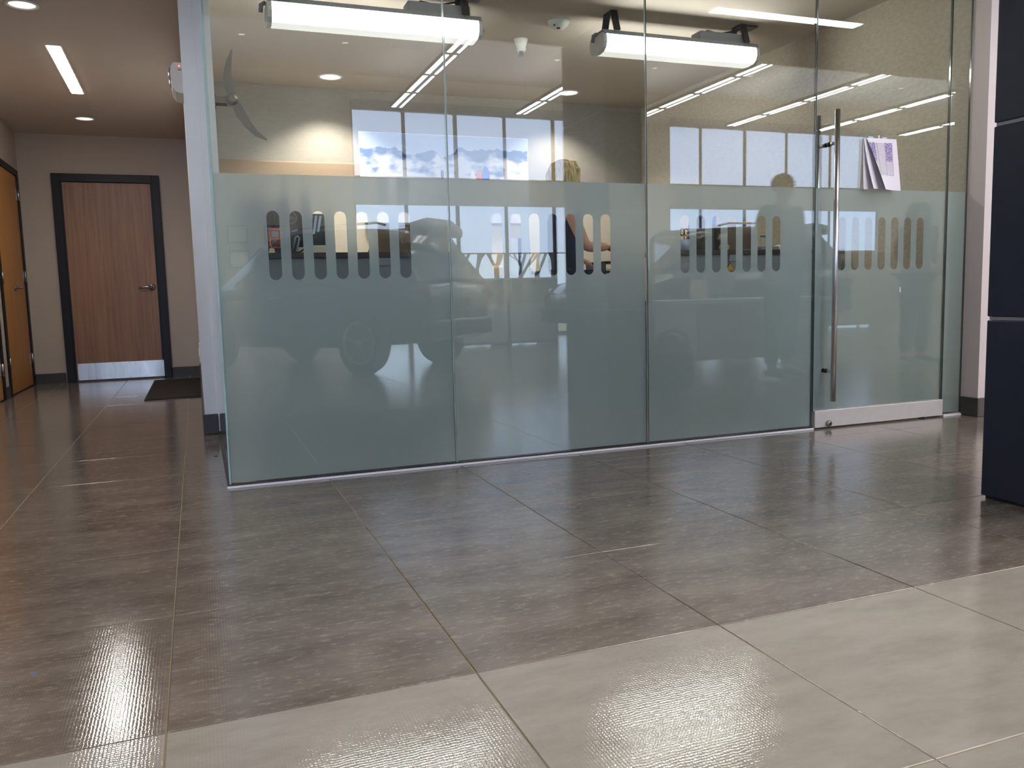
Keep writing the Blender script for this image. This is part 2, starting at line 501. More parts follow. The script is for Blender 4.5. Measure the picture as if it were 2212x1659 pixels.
# ---------------- walls
sbuild(MB().box(XL - 0.12, 0.12, YB, YB + 0.12, 0, ZC + 0.05), 'wall_hall_back', 'hall_wall')
sbuild(MB().box(XL - 0.12, XL, D, 7.22, 0, ZC + 0.05).box(XL - 0.12, XL, 7.22, YB + 0.1, 2.16, ZC + 0.05)
       .box(XL - 0.12, XL, 8.39, 8.60, 0, 2.16).box(XL - 0.12, XL, 9.84, YB + 0.1, 0, 2.16), 'wall_hall_left', 'hall_wall')
sbuild(MB().box(-5.1, XL, D, D + 0.12, 0, ZC + 0.05), 'wall_foyer_left', 'show_wall')
sbuild(MB().box(0.012, 0.185, 5.43, YB, 0, ZC), 'wall_hall_right', 'end_wall')
sbuild(MB().box(0.185, XR + 0.1, YO, YO + 0.12, 0, ZC + 0.05), 'wall_office_back', 'office_back')
sbuild(MB().box(0.19, 2.62, YO - 0.018, YO, 0.0, 1.80).box(2.62, XR, YO - 0.018, YO, 0.0, 1.62), 'trim_1', 'cream_panel')
sbuild(MB().box(XR, XR + 0.14, D + 0.012, YO, 0, ZC + 0.05), 'wall_office_right', 'stucco')
sbuild(MB().box(XR, 18.1, 3.68, D + 0.012, 0, ZC + 0.05), 'wall_front', 'pink_wall')
sbuild(MB().box(-5.2, -5.1, YW, D + 0.12, 0, ZS), 'wall_showroom_left', 'show_wall')
sbuild(MB().box(18.1, 18.2, YW, D + 0.012, 0, ZS), 'wall_showroom_right', 'show_wall')
sbuild(MB().box(-5.1, 18.1, 1.60, 1.72, ZC + 0.06, ZS), 'wall_soffit', 'hall_ceiling')
# window wall with two glazed banks
BK = [(2.745, 7.62, [3.69, 4.67, 5.63, 6.63]), (9.19, 14.66, [9.95, 11.05, 12.12, 13.30]), (-4.85, -0.15, [-3.91, -2.97, -2.03, -1.09])]
ww = MB()
ww.box(-5.1, BK[2][0], YW - 0.2, YW, 0, ZS).box(BK[2][1], BK[0][0], YW - 0.2, YW, 0, ZS).box(BK[0][1], BK[1][0], YW - 0.2, YW, 0, ZS).box(BK[1][1], 18.1, YW - 0.2, YW, 0, ZS)
for a, b, _ in BK: ww.box(a, b, YW - 0.2, YW, 4.27, ZS + .05)
sbuild(ww, 'wall_window_side', 'show_wall')
# ---------------- ceilings
c0 = sbuild(MB().box(-5.1, 18.1, 1.60, D + 0.12, ZC, ZC + 0.06).box(XL - 0.1, 0.02, D + 0.12, 5.35, ZC, ZC + 0.06), 'ceiling_foyer', 'hall_ceiling')
sbuild(MB().add([(XL - 0.1, 5.35, ZC), (0.02, 5.35, ZC), (0.02, YB + 0.1, 2.578), (XL - 0.1, YB + 0.1, 2.578),
                 (XL - 0.1, 5.35, ZC + .06), (0.02, 5.35, ZC + .06), (0.02, YB + 0.1, 2.68), (XL - 0.1, YB + 0.1, 2.68)],
                [(0, 1, 2, 3), (4, 7, 6, 5), (0, 4, 5, 1), (1, 5, 6, 2), (2, 6, 7, 3), (3, 7, 4, 0)]), 'ceiling_hall', 'hall_ceiling')
sbuild(MB().box(0.02, XR + 0.1, D + 0.12, YO + 0.1, ZC, ZC + 0.06), 'ceiling_office', 'hall_ceiling')
cs = sbuild(MB().box(-5.1, 18.1, YW - 0.2, 1.72, ZS, ZS + 0.1), 'ceiling_showroom', 'show_ceiling')
cp = MB().box(0.004, 1.196, 0.004, 0.596, -0.012, 0.0, 0.003).mesh('acoustic_panel')
cp.materials.append(M['acoustic'])
farp = MB()
for i in range(0, 19):
    for j in range(0, 13):
        x, y = -5.0 + i * 1.2, -6.12 + j * 0.6
        if 3 <= i <= 15 and j <= 7:
            o = bpy.data.objects.new('ceiling_panel', cp); COL.objects.link(o); o.parent = cs; o.location = (x, y, ZS)
        else:
            farp.box(x + .004, x + 1.196, y + .004, y + .596, ZS - 0.012, ZS)
o = farp.build('ceiling_panel_field', 'acoustic', cs); o['kind'] = 'stuff'

# ---------------- baseboards
sbuild(MB().box(XL, -1.33, YB - 0.012, YB, 0, 0.105), 'baseboard_hall_back', 'baseboard')
sbuild(MB().box(-0.29, 0.012, YB - 0.012, YB, 0, 0.105), 'baseboard_hall_corner', 'baseboard')
sbuild(MB().box(XL, XL + 0.012, 8.40, 8.57, 0, 0.105).box(XL, XL + 0.012, D, 7.2, 0, 0.105), 'baseboard_hall_left', 'baseboard')
sbuild(MB().box(0.000, 0.088, 5.415, 5.43, 0, 0.125, 0.004).box(0.112, 0.195, 5.415, 5.43, 0, 0.125, 0.004)
       .box(0.0, 0.012, 5.42, YB - 0.012, 0, 0.125), 'baseboard_wall_end', 'baseboard')
sbuild(MB().box(XR - 0.003, XR + 0.6, 3.666, 3.68, 0, 0.115, 0.003).box(XR - 0.014, XR, 3.666, D - 0.004, 0, 0.115, 0.003)
       .box(XR + 0.6, 18, 3.666, 3.68, 0, 0.115), 'baseboard_front', 'baseboard')
# pale cast on the wall end's vertical bead
sbuild(MB().box(0.092, 0.108, 5.405, 5.43, 0.125, ZC, 0.003), 'trim_2', 'end_wall')

# ---------------- windows
shade_i = 0
for wi, (a, b, mul) in enumerate(BK):
    w = struct('window_%d' % (wi + 1), (0, YW, 0))
    edges = [a] + mul + [b]
    for e in edges:
        MB().box(e - 0.035, e + 0.035, -0.14, -0.02, 0, 4.27, 0.006).build('mullion', 'mullion', w)
    for z0, z1 in ((0.0, 0.06), (2.90, 2.96), (4.2, 4.27)):
        MB().box(a, b, -0.13, -0.03, z0, z1).build('rail', 'mullion', w)
    MB().box(a, b, -0.16, 0.0, 2.56, 2.93).build('spandrel', 'spandrel', w)
    MB().box(a + .005, b - .005, 0.0, 0.10, 4.10, 4.27, 0.008).build('valance', 'valance', w)
    MB().box(a + .005, b - .005, 0.0, 0.08, 2.46, 2.58, 0.008).build('valance', 'spandrel', w)
    for k in range(len(edges) - 1):
        x0, x1 = edges[k] + 0.035, edges[k + 1] - 0.035
        for z0, z1 in ((0.06, 2.55), (2.96, 4.2)):
            MB().box(x0, x1, -0.09, -0.08, z0, z1).build('pane', 'win_glass', w)
        gp = 0.012 if (wi == 0 and k in (1, 3)) or (wi == 1 and k == 1) else 0.0
        up = MB().box(x0, x1 - gp, -0.028, -0.025, 2.975, 4.10).build('shade', 'shade', w)
        zb = 1.60 if wi == 0 else 0.35
        MB().box(x0, x1 - gp, -0.028, -0.025, zb, 2.47).build('shade', 'shade', w)
        MB().box(x0, x1 - gp, -0.036, -0.018, zb - 0.025, zb, 0.004).build('hem_bar', 'mullion', w)
        MB().box(x0, x1, -0.032, -0.020, 2.955, 2.976).build('hem_bar', 'mullion', w)

# ---------------- outdoors beyond the clear strips
sbuild(MB().box(-40, 60, -70, YW - 0.2, -0.4, -0.15), 'ground', 'ground')
def branch(mb, p, d, r, ln, depth):
    q = p + d * ln
    mid = p + d * ln * .5 + Vector((random.uniform(-1, 1), random.uniform(-1, 1), 0)) * ln * .05
    mb.sweep([p, mid, q], [r, r * .85, r * .68], 5 if depth > 2 else 4, caps=False)
    if depth == 0: return
    for k in range(3 if depth > 1 else 4):
        nd = (d + Vector((random.uniform(-1, 1), random.uniform(-1, 1), random.uniform(-.25, .75))) * .72).normalized()
        branch(mb, q if k else mid, nd, r * .56, ln * random.uniform(.62, .8), depth - 1)
wh = ['leftmost bare tree', 'slim bare tree second from the left', 'bare tree with a leaning trunk', 'thick bare tree in the middle of the row',
      'bare tree with a forked crown', 'bare tree fifth behind the showroom glass', 'bare tree near the door end', 'rightmost bare tree']
for k in range(8):
    dv = 28.0 + (k % 4) * 6.0; x = (.285 + .026 * k) * dv; y = 2 * D - dv; ts = dv / 24.0
    t = thing('bare_tree', wh[k] + ' outside beyond the clear window strip', 'tree', (x, y, -0.2), 0, 'bare winter trees outside'); t.scale = (ts, ts, ts)
    mb = MB(); d0 = Vector((random.uniform(-.1, .1), random.uniform(-.1, .1), 1)).normalized()
    tr = MB().sweep([(0, 0, 0), tuple(d0 * .6), tuple(d0 * 1.35)], [.11, .09, .08], 7).build('trunk', 'bark', t)
    for q in range(3):
        nd = (d0 + Vector((random.uniform(-1, 1), random.uniform(-1, 1), random.uniform(0, .4))) * .5).normalized()
        branch(mb, d0 * 1.3, nd, .055, .72, 5)
    mb.build('branches', 'bark', t)

# ---------------- hall doors
d1 = struct('door_1', (0, YB, 0))
MB().box(-1.317, -1.237, -0.05, 0.0, 0, 2.18, .004).box(-0.363, -0.285, -0.05, 0.0, 0, 2.18, .004).box(-1.237, -0.363, -0.05, 0.0, 2.098, 2.18, .002)\
    .box(-1.24, -1.222, -0.03, 0.0, 0, 2.10).box(-0.378, -0.36, -0.03, 0, 0, 2.10).build('door_frame', 'black_paint', d1)
lf = MB().box(-1.224, -0.376, -0.028, -0.002, 0.012, 2.092, .002).build('leaf', 'walnut', d1)
MB().box(-1.214, -0.362, -0.031, -0.028, 0.016, 0.195, .001).build('kick_plate', 'steel', d1)
for k in range(6):
    for zz in (.03, .182):
        MB().lathe([(.004, -.001), (.003, -.003)], (-1.205 + k * .166, -.031, zz), 8, 'Y').build('screw', 'dark_metal', d1)
lv = MB().lathe([(.035, 0), (.035, -.008), (.022, -.014), (.012, -.016), (.012, -.05)], (-.43, -.028, .99), 24, 'Y').build('lever_handle', 'steel', d1)
MB().sweep([(-.43, -.076, .99), (-.47, -.08, .995), (-.52, -.078, .99), (-.555, -.07, .983)], [.015, .0145, .012, .010], 10).build('lever', 'steel', lv)
for q in ((-1.15, 2.07), (-1.13, 2.07), (-1.06, 2.03), (-1.04, 2.03)):
    MB().lathe([(.004, 0), (.003, -.002)], (q[0], -.028, q[1]), 8, 'Y').build('screw_cap', 'steel', d1)

def side_door(name, y0, y1, hinges, lever_y):
    d = struct(name, (XL, 0, 0))
    MB().box(-.06, .014, y0 - .07, y0, 0, 2.19, .003).box(-.06, .014, y1, y1 + .07, 0, 2.19, .003).box(-.06, .014, y0, y1, 2.13, 2.19, .002).build('door_frame', 'black_paint', d)
    MB().box(-.30, -.07, y0 - .06, y1 + .06, 0, 2.19).build('light_blocker', 'black_plastic', d)  # added black box, stops sky light leaking through the door gap
    MB().box(-.04, .0, y0 + .004, y1 - .004, .012, 2.126, .002).build('leaf', 'maple', d)
    for hy, hz in hinges:
        h = MB().box(.0, .004, hy - .05, hy + .035, hz - .055, hz + .055).build('hinge', 'steel', d)
        MB().cyl((.012, hy, hz - .057), (.012, hy, hz + .057), .009, 10).build('hinge_knuckle', 'steel', h)
    l = MB().lathe([(.033, 0), (.033, .008), (.02, .014), (.012, .016), (.012, .05)], (.0, lever_y, 1.0), 20, 'X').build('lever_handle', 'steel', d)
    MB().sweep([(.05, lever_y, 1.0), (.054, lever_y + .05, 1.0), (.05, lever_y + .11, .997)], [.012, .011, .009], 10).build('lever', 'steel', l)
    return d
side_door('door_2', 8.66, 9.76, [(9.765, 1.94), (9.765, 1.12), (9.765, .28), (8.665, 1.08), (8.665, .297)], 9.24)
side_door('door_3', 7.30, 8.33, [(8.335, 1.94), (8.335, 1.12), (8.335, .265)], 7.42)

# ================================================================== GLASS PARTITION
SL_W, SL_P, SL_Z0, SL_Z1, FILM_Z = 0.054, 0.0975, 0.905, 1.207, 1.363
def film_mesh(x0, x1, z0, cx=None):
    """frosted sheet with seven round-ended slots cut out of it, in the y = 0 plane"""
    bm = bmesh.new()
    def face(pts):
        bm.faces.new([bm.verts.new((x, 0, z)) for x, z in pts])
    if cx is None:
        face([(x0, z0), (x1, z0), (x1, FILM_Z), (x0, FILM_Z)])
    else:
        r = SL_W / 2; n = 10
        cs_ = [cx + (k - 3) * SL_P for k in range(7)]
        prev = x0
        for c in cs_:
            face([(prev, z0), (c - r, z0), (c - r, FILM_Z), (prev, FILM_Z)])
            lo = [(c + r * math.cos(-PI * k / n), SL_Z0 + r + r * math.sin(-PI * k / n)) for k in range(n + 1)]
            hi = [(c + r * math.cos(PI * k / n), SL_Z1 - r + r * math.sin(PI * k / n)) for k in range(n + 1)]
            for arc, ze in ((lo, z0), (hi, FILM_Z)):
                for k in range(n):
                    face([arc[k], arc[k + 1], (arc[k + 1][0], ze), (arc[k][0], ze)])
            prev = c + r
        face([(prev, z0), (x1, z0), (x1, FILM_Z), (prev, FILM_Z)])
    bmesh.ops.remove_doubles(bm, verts=bm.verts[:], dist=1e-5)
    mb = MB(); return mb.frombm(bm)
def glass_panel(name, label, x0, x1, z0, z1, cx, cat='glass panel', edge='glass_edge_dark', group='fixed glass panels'):
    t = thing(name, label, cat, (0, D, 0), 0, group)
    MB().box(x0 + .004, x1 - .004, 0, .0115, z0, z1).build('pane', 'glass', t)
    e = MB().box(x0 + .0015, x0 + .0038, .0004, .0111, z0, z1).box(x1 - .0038, x1 - .0015, .0004, .0111, z0, z1)
    e.build('polished_edge', edge, t, label='greenish polished glass edge')
    f = film_mesh(x0 + .006, x1 - .006, z0 + .004, cx)
    f.v = [(x, .0128, z) for x, y, z in f.v]
    f.build('frosted_film', 'film', t, label='frosted privacy film with clear round-ended slots' if cx else 'frosted privacy film')
    return t
glass_panel('glass_screen', 'wide fixed glass panel at the free corner, frosted lower half with seven slots', XG0, XG1, .016, ZC, .632, edge='glass_edge')
glass_panel('glass_screen', 'middle fixed glass panel in front of the blonde woman', XG1, XG2, .016, ZC, 1.672, edge='joint')
glass_panel('glass_screen', 'fixed glass panel just left of the glass door', XG2, XG3, .016, ZC, 2.725)
glass_panel('glass_sidelight', 'narrow frosted glass sidelight between the glass door and the wall', XD1 + .004, XGE, .016, ZC, None)
rt = thing('glass_return', 'glass return panel running back from the free corner to the wall end', 'glass panel', (.1, 0, 0), 0)
MB().box(-.006, .006, D + .0165, 5.404, .016, ZC).build('pane', 'glass', rt)
MB().box(-.0085, -.0045, D + .0005, D + .0155, .012, ZC).build('polished_edge', 'glass_edge', rt, label='pale cyan polished glass edge at the corner')
# floor channel
ch = thing('floor_channel', 'low floor channel of dark gasket and white strip under the glass panels', 'channel', (0, D, 0))
MB().box(.085, XG3 + .002, -.002, .016, 0, .016).box(.085, .112, .016, 1.62, 0, .016).build('gasket', 'black_plastic', ch)
MB().box(.080, XG3 + .002, -.016, -.003, 0, .009, .002).build('white_strip', 'white_strip', ch)
MB().box(XD1 + .01, XGE, -.014, .014, 0, .010).build('white_strip', 'white_strip', ch)

# glass door
gd = thing('glass_door', 'frameless glass door with a tall steel pull bar and aluminium bottom rail', 'door', (0, D, 0))
x0, x1 = XG3 + .006, XD1 - .002
MB().box(x0, x1, 0, .0115, .10, ZC - .01).build('pane', 'glass', gd)
MB().box(x0 - .0022, x0 - .0003, .0004, .0111, .10, ZC - .01).box(x1 + .0003, x1 + .0022, .0004, .0111, .10, ZC - .01).build('polished_edge', 'glass_edge_dark', gd)
f = film_mesh(x0 + .002, x1 - .002, .104, 3.765); f.v = [(x, .0128, z) for x, y, z in f.v]
f.build('frosted_film', 'film', gd, label='frosted privacy film with clear round-ended slots')
MB().box(x0 + .002, x1 + .004, -.014, .027, .008, .107, .003).build('bottom_rail', 'alu', gd)
lk = MB().lathe([(.018, 0), (.018, -.012), (.0145, -.014), (.0145, -.018)], (3.372, -.014, .030), 24, 'Y').build('lock_cylinder', 'steel', gd)
MB().lathe([(.009, -.0175), (.009, -.0195)], (3.372, -.014, .030), 16, 'Y').box(3.3705, 3.3735, -.035, -.0335, .026, .034).build('keyway', 'dark_metal', lk)
for sgn, z0, z1, nm in ((-1, .165, 1.778, 'outer'), (1, .150, 1.772, 'inner')):
    y = -.07 if sgn < 0 else .082
    hb = MB().cyl((3.354, y, z0), (3.354, y, z1), .0145, 20).build('pull_bar', 'bar_steel', gd)
    for zz in (.335, 1.60):
        MB().cyl((3.354, -.001 if sgn < 0 else .0125, zz), (3.354, y, zz), .0095, 14).build('standoff', 'bar_steel', hb)
        ya = -.001 if sgn < 0 else .0125
        MB().cyl((3.354, ya, zz), (3.354, ya + sgn * .012, zz), .0135, 14).build('collar', 'black_plastic', hb)
MB().box(4.10, 4.19, -.02, .03, 0, .007).build('floor_pivot', 'dark_metal', gd)

# papers taped to the door
def print_mat():
    m, N, K = new_mat('printed_form')
    b = N['Principled BSDF']; b.inputs['Roughness'].default_value = .8
    tc = N.new('ShaderNodeTexCoord'); sp = N.new('ShaderNodeSeparateXYZ'); K.new(tc.outputs['UV'], sp.inputs[0])
    def mth(op, a, b_=None):
        n = N.new('ShaderNodeMath'); n.operation = op
        for k, v in enumerate((a, b_)):
            if v is None: continue
            if isinstance(v, (int, float)): n.inputs[k].default_value = v
            else: K.new(v, n.inputs[k])
        return n.outputs[0]
    def rng(v, lo, hi): return mth('MULTIPLY', mth('GREATER_THAN', v, lo), mth('LESS_THAN', v, hi))
    u, v = sp.outputs[0], sp.outputs[1]
    area = mth('MULTIPLY', rng(u, .10, .88), rng(v, .27, .92))
    lines = mth('LESS_THAN', mth('FRACT', mth('MULTIPLY', v, 38.0)), .30)
    cols = mth('MAXIMUM', mth('MAXIMUM', rng(u, .36, .372), rng(u, .62, .63)), mth('MAXIMUM', rng(u, .10, .11), rng(u, .87, .88)))
    ink = mth('MULTIPLY', area, mth('MAXIMUM', lines, cols))
    n = N.new('ShaderNodeTexNoise'); n.inputs['Scale'].default_value = 60; n.inputs['Detail'].default_value = 2
    mp = N.new('ShaderNodeMapping'); mp.inputs['Scale'].default_value = (.6, 1, 1)
    K.new(tc.outputs['UV'], mp.inputs[0]); K.new(mp.outputs[0], n.inputs['Vector'])
    hand = mth('MULTIPLY', mth('GREATER_THAN', n.outputs['Fac'], .47), mth('MULTIPLY', mth('MAXIMUM', rng(u, .12, .30), rng(u, .64, .86)), rng(v, .56, .92)))
    m1 = N.new('ShaderNodeMixRGB'); m1.inputs[1].default_value = lin('#e9e3ee'); m1.inputs[2].default_value = lin('#6f6678'); K.new(ink, m1.inputs[0])
    m2 = N.new('ShaderNodeMixRGB'); m2.inputs[2].default_value = lin('#6c5aa0'); K.new(hand, m2.inputs[0]); K.new(m1.outputs[0], m2.inputs[1])
    K.new(m2.outputs[0], b.inputs['Base Color'])
    return m
M['form'] = print_mat()
def sheet(name, fn, m, parent, nu=14, nv=18, th=.0006):
    """a curled paper sheet: fn(u,v) -> point; given a second skin for thickness"""
    me = bpy.data.meshes.new(name); vs = []; fs = []; uv = []
    for s_ in (0, 1):
        for j in range(nv + 1):
            for i in range(nu + 1):
                p = Vector(fn(i / nu, j / nv)); vs.append(p + Vector((0, th * s_, 0)))
    n1 = (nu + 1) * (nv + 1)
    for j in range(nv):
        for i in range(nu):
            a = j * (nu + 1) + i; q = (a, a + 1, a + nu + 2, a + nu + 1)
            fs.append(q); fs.append(tuple(n1 + k for k in reversed(q)))
    me.from_pydata(vs, [], fs)
    l = me.uv_layers.new(name='UVMap')
    for p in me.polygons:
        p.use_smooth = True
        for li, vi in zip(p.loop_indices, p.vertices):
            k = vi % n1; l.data[li].uv = ((vs[k][0] - .006) / .226, (k // (nu + 1)) / nv)
    me.materials.append(M[m])
    o = bpy.data.objects.new(name, me); COL.objects.link(o); o.parent = parent
    return o
pp = thing('paper_form', 'curled lined sign-in sheets taped to the glass door beside the pull bar', 'paper', (3.595, D, 1.36))
def p_back(u, v):
    return (u * .225 + .004, -.004 - .010 * (1 - v) ** 2, v * .285)
def p_mid(u, v):
    q = (1 - v) ** 1.3 * max(0, .55 - u)
    return (u * .222 + .006 + q * .06, -.007 - .018 * (1 - v) ** 1.5 - q * .05, v * .285)
def p_top(u, v):
    k = (1 - v) ** .9                                        # the left edge swings in and forward towards the bottom
    x0 = .018 + .075 * k
    return (x0 + u * (.238 + .016 * k - x0), -.011 - .026 * k - .050 * k * (1 - u) ** 2, v * .287 - .006 * k)
sheet('back_sheet', p_back, 'paper', pp)
sheet('middle_sheet', p_mid, 'paper', pp)
sheet('top_sheet', p_top, 'form', pp)['label'] = 'top sheet printed with a lined form and purple handwriting'
for x in (.035, .135):
    MB().box(x, x + .035, -.0105, -.0005, .283, .296).build('tape', 'pale_blue', pp)
MB().box(.108, .116, -.0105, -.0005, .28, .305).build('tape', 'white_plastic', pp)

# ================================================================== COLUMN (right edge)
pil = thing('clad_column', 'dark navy metal-clad column standing free in front of the glass at right', 'column', (2.755, 1.56, 0))
MB().box(.012, .323, .012, .695, 0, ZC).build('core', 'black_plastic', pil)
for z0, z1 in ((.012, .676), (.690, 1.378), (1.392, 2.08), (2.094, ZC)):
    MB().box(.0, .335, .0, .707, z0, z1, .004).build('cladding_panel', 'navy_panel', pil)
for z in (.676, 1.378, 2.08):
    MB().box(.006, .329, .006, .701, z + .001, z + .013).build('joint_strip', 'grey_plastic', pil)

# ================================================================== HALL FITTINGS
def can_light(name, label, loc, r, lens, watts=0, c=(1, .92, .8), group='round recessed ceiling lights', angle=100, rx=0):
    t = thing(name, label, 'ceiling light', loc, 0, group)
    MB().lathe([(r, .0), (r, -.006), (r * .86, -.008), (r * .80, -.002), (r * .80, .0)], (0, 0, 0), 28).build('trim_ring', 'white_plastic', t)
    MB().lathe([(r * .79, -.001), (r * .5, -.0035), (.004, -.0045)], (0, 0, 0), 28).build('lens', lens, t)
    if watts: spot('can_beam', (0, 0, -.02), watts, c, t, angle)
    t.rotation_euler = (rx, 0, 0)
    return t
can_light('recessed_light', 'round recessed light near the far end of the hall ceiling', (-.885, 9.1, 2.598), .095, 'lens_can_dim', W_DOWN_HALL)
can_light('recessed_light', 'round recessed light cut by the top left corner of the photo', (-.885, 6.05, 2.672), .095, 'lens_can_dim', W_DOWN_HALL)
MB_ = MB().lathe([(.04, 0), (.04, -.006), (.03, -.009)], (0, 0, 0), 20)
o = tag(MB_.build('sprinkler_cover', 'hall_ceiling'), 'small round sprinkler cover plate on the hall ceiling', 'sprinkler'); o.location = (-.76, 8.66, 2.608)
hl = thing('linear_light', 'bright recessed strip light running along the hall ceiling', 'ceiling light', (-.83, 7.50, 2.638), 0)
hl.rotation_euler = (-.0246, 0, 0)
MB().box(-.052, .052, -.66, .66, -.004, .012).build('housing', 'white_plastic', hl)
MB().box(-.042, .042, -.65, .65, -.006, -.0042).build('lens', 'lens_hall', hl)

fill_strip = thing('linear_light', 'added unseen strip light at the foyer end of the hall ceiling, above the frame', 'ceiling light', (-.83, 4.05, ZC), 0)  # added lamp out of view, brightens the hall and foyer floor
MB().box(-.052, .052, -.66, .66, -.004, .0).build('housing', 'white_plastic', fill_strip)
MB().box(-.042, .042, -.65, .65, -.006, -.0042).build('lens', 'lens_fill_strip', fill_strip)
em = thing('emergency_light', 'white emergency light with round lamp heads on the hall wall', 'emergency light', (.012, 6.05, 2.16))
sec = [(0, 0), (0, .19), (-.05, .19), (-.066, .165), (-.072, .12), (-.066, .04), (-.045, .008), (-.02, 0)]
pr = MB()
pts = [(x, z) for x, z in sec]
pr.prism(pts, -.15, .15, 'Y'); pr.build('housing', 'white_plastic', em)
for yy in (-.10, .10):
    l = MB().lathe([(.040, .0), (.040, -.012), (.034, -.016)], (-.062, yy, .125), 20, 'X').build('lamp_head', 'grey_plastic', em)
    MB().lathe([(.031, -.0165), (.02, -.02), (.003, -.022)], (-.062, yy, .125), 20, 'X').build('lamp_lens', 'chrome', l)
MB().box(-.02, -.012, -.153, -.149, .165, .172).build('indicator', 'red_led', em)
MB().box(-.024, -.002, -.152, -.149, .148, .150).box(-.024, -.002, -.152, -.149, .142, .144).build('vent_slot', 'black_plastic', em)
sw = thing('wall_switch', 'small white wall switch low on the hall corner', 'switch', (.012, 5.62, .50))
MB().box(-.008, 0, -.035, .035, -.06, .06, .002).build('plate', 'white_plastic', sw)
MB().box(-.012, -.008, -.012, .012, -.025, .025, .001).build('rocker', 'white_plastic', sw)
fm = thing('floor_mat', 'dark brown ribbed entrance mat on the hall floor', 'mat', (-.455, 7.60, 0))
MB().box(0, .455, 0, 1.88, 0, .008, .003).build('base', 'rubber', fm)
for k in range(19):
    MB().box(.02, .445, .03 + k * .097, .108 + k * .097, .008, .012).build('rib', 'mat_brown', fm)
o = tag(MB().box(-.007, .007, -.002, .002, 0, .003).build('lint', 'black_plastic'), 'tiny dark scrap lying on the floor by the wall end', 'scrap'); o.location = (.052, 4.63, 0); o.rotation_euler = (0, 0, .5)
o = tag(MB().box(-.003, .003, -.003, .003, 0, .002).build('lint', 'blue'), 'tiny blue speck lying on the dark tiles at lower left', 'scrap'); o.location = (-.39, 2.05, 0)

# ================================================================== OFFICE
def tube_fixture(label, x0, x1, y, z, ballast):
    t = thing('tube_fixture', label, 'ceiling light', ((x0 + x1) / 2, y, z), 0, 'surface tube lights in the office')
    h = (x1 - x0) / 2
    prof = [(-.085, .055), (-.098, .03), (-.10, 0), (-.088, -.032), (-.055, -.05), (0, -.056), (.055, -.05), (.088, -.032), (.10, 0), (.098, .03), (.085, .055)]
    MB().prism(prof, -h + .02, h - .02, 'X').build('lens', 'lens_tube', t)
    MB().prism([(-.10, .055), (.10, .055), (.085, .085), (-.085, .085)], -h, h, 'X').build('housing', 'grey_plastic', t)
    for s in (-1, 1):
        c_ = MB().prism([(a * 1.07, b * 1.1 + .004) for a, b in prof], s * (h - .02), s * (h + .005), 'X').build('end_cap', 'white_plastic', t)
        MB().sweep([(s * (h + .005), 0, .075), (s * (h + .03), 0, .06), (s * (h + .035), 0, .02)], .013, 8).build('clip', 'grey_plastic', c_)
        bx = s * (h - .10)
        b_ = MB()
        zt = ZC - z
        b_.prism([(-.105, .085), (-.088, .085), (-.04, zt - .004), (-.057, zt - .004)], bx - .022, bx + .022, 'X')
        b_.prism([(.105, .085), (.088, .085), (.04, zt - .004), (.057, zt - .004)], bx - .022, bx + .022, 'X')
        b_.box(bx - .022, bx + .022, -.057, .057, zt - .004, zt)
        b_.build('bracket', 'dark_metal', t)
    if ballast:
        MB().box(h - .46, h - .06, -.06, .06, .086, .15, .004).build('ballast_box', 'grey_plastic', t)
        MB().sweep([(h - .40, 0, .15), (h - .36, .01, .175), (h - .25, .02, .165), (h - .12, .0, .19), (h - .07, .0, zt - .01)], .006, 6).build('wire', 'black_plastic', t)
        MB().box(h - .11, h + .03, -.05, .05, zt - .014, zt, .002).build('junction_plate', 'dark_metal', t)
    return t
tube_fixture('tube light on brackets at left, above the left counter', .495, 1.785, 5.20, 2.465, True)
tube_fixture('tube light on brackets at right, above the right counter', 2.64, 3.875, 5.20, 2.465, True)
can_light('recessed_light', 'round recessed light washing the office back wall at left', (1.19, 7.33, ZC), .105, 'lens_can', W_DOWN_OFFICE, (1, .92, .80), angle=118)
can_light('recessed_light', 'round recessed light above the blonde woman in the office ceiling', (3.41, 7.33, ZC), .105, 'lens_can', W_DOWN_OFFICE * .6, (1, .92, .80), angle=118)
sd = thing('smoke_detector', 'white dome smoke detector on the office ceiling', 'smoke detector', (2.475, 5.46, ZC))
MB().lathe([(.075, 0), (.075, -.012), (.066, -.03), (.045, -.048), (.02, -.054)], (0, 0, 0), 28).build('body', 'white_plastic', sd)
MB().lathe([(.016, -.046), (.012, -.058)], (-.01, -.018, 0), 12).build('vent', 'dark_metal', sd)
MB().lathe([(.008, -.036), (.005, -.044)], (-.045, -.03, .0), 10).build('test_button', 'dark_metal', sd)
sp = thing('ceiling_sprinkler', 'white cone sprinkler head hanging from the office ceiling', 'sprinkler', (2.375, 5.92, ZC))
MB().lathe([(.052, 0), (.05, -.012), (.036, -.05), (.033, -.085)], (0, 0, 0), 24).build('escutcheon', 'white_plastic', sp)
MB().lathe([(.014, -.085), (.014, -.115), (.022, -.117), (.022, -.121)], (0, 0, 0), 14).build('deflector', 'steel', sp)
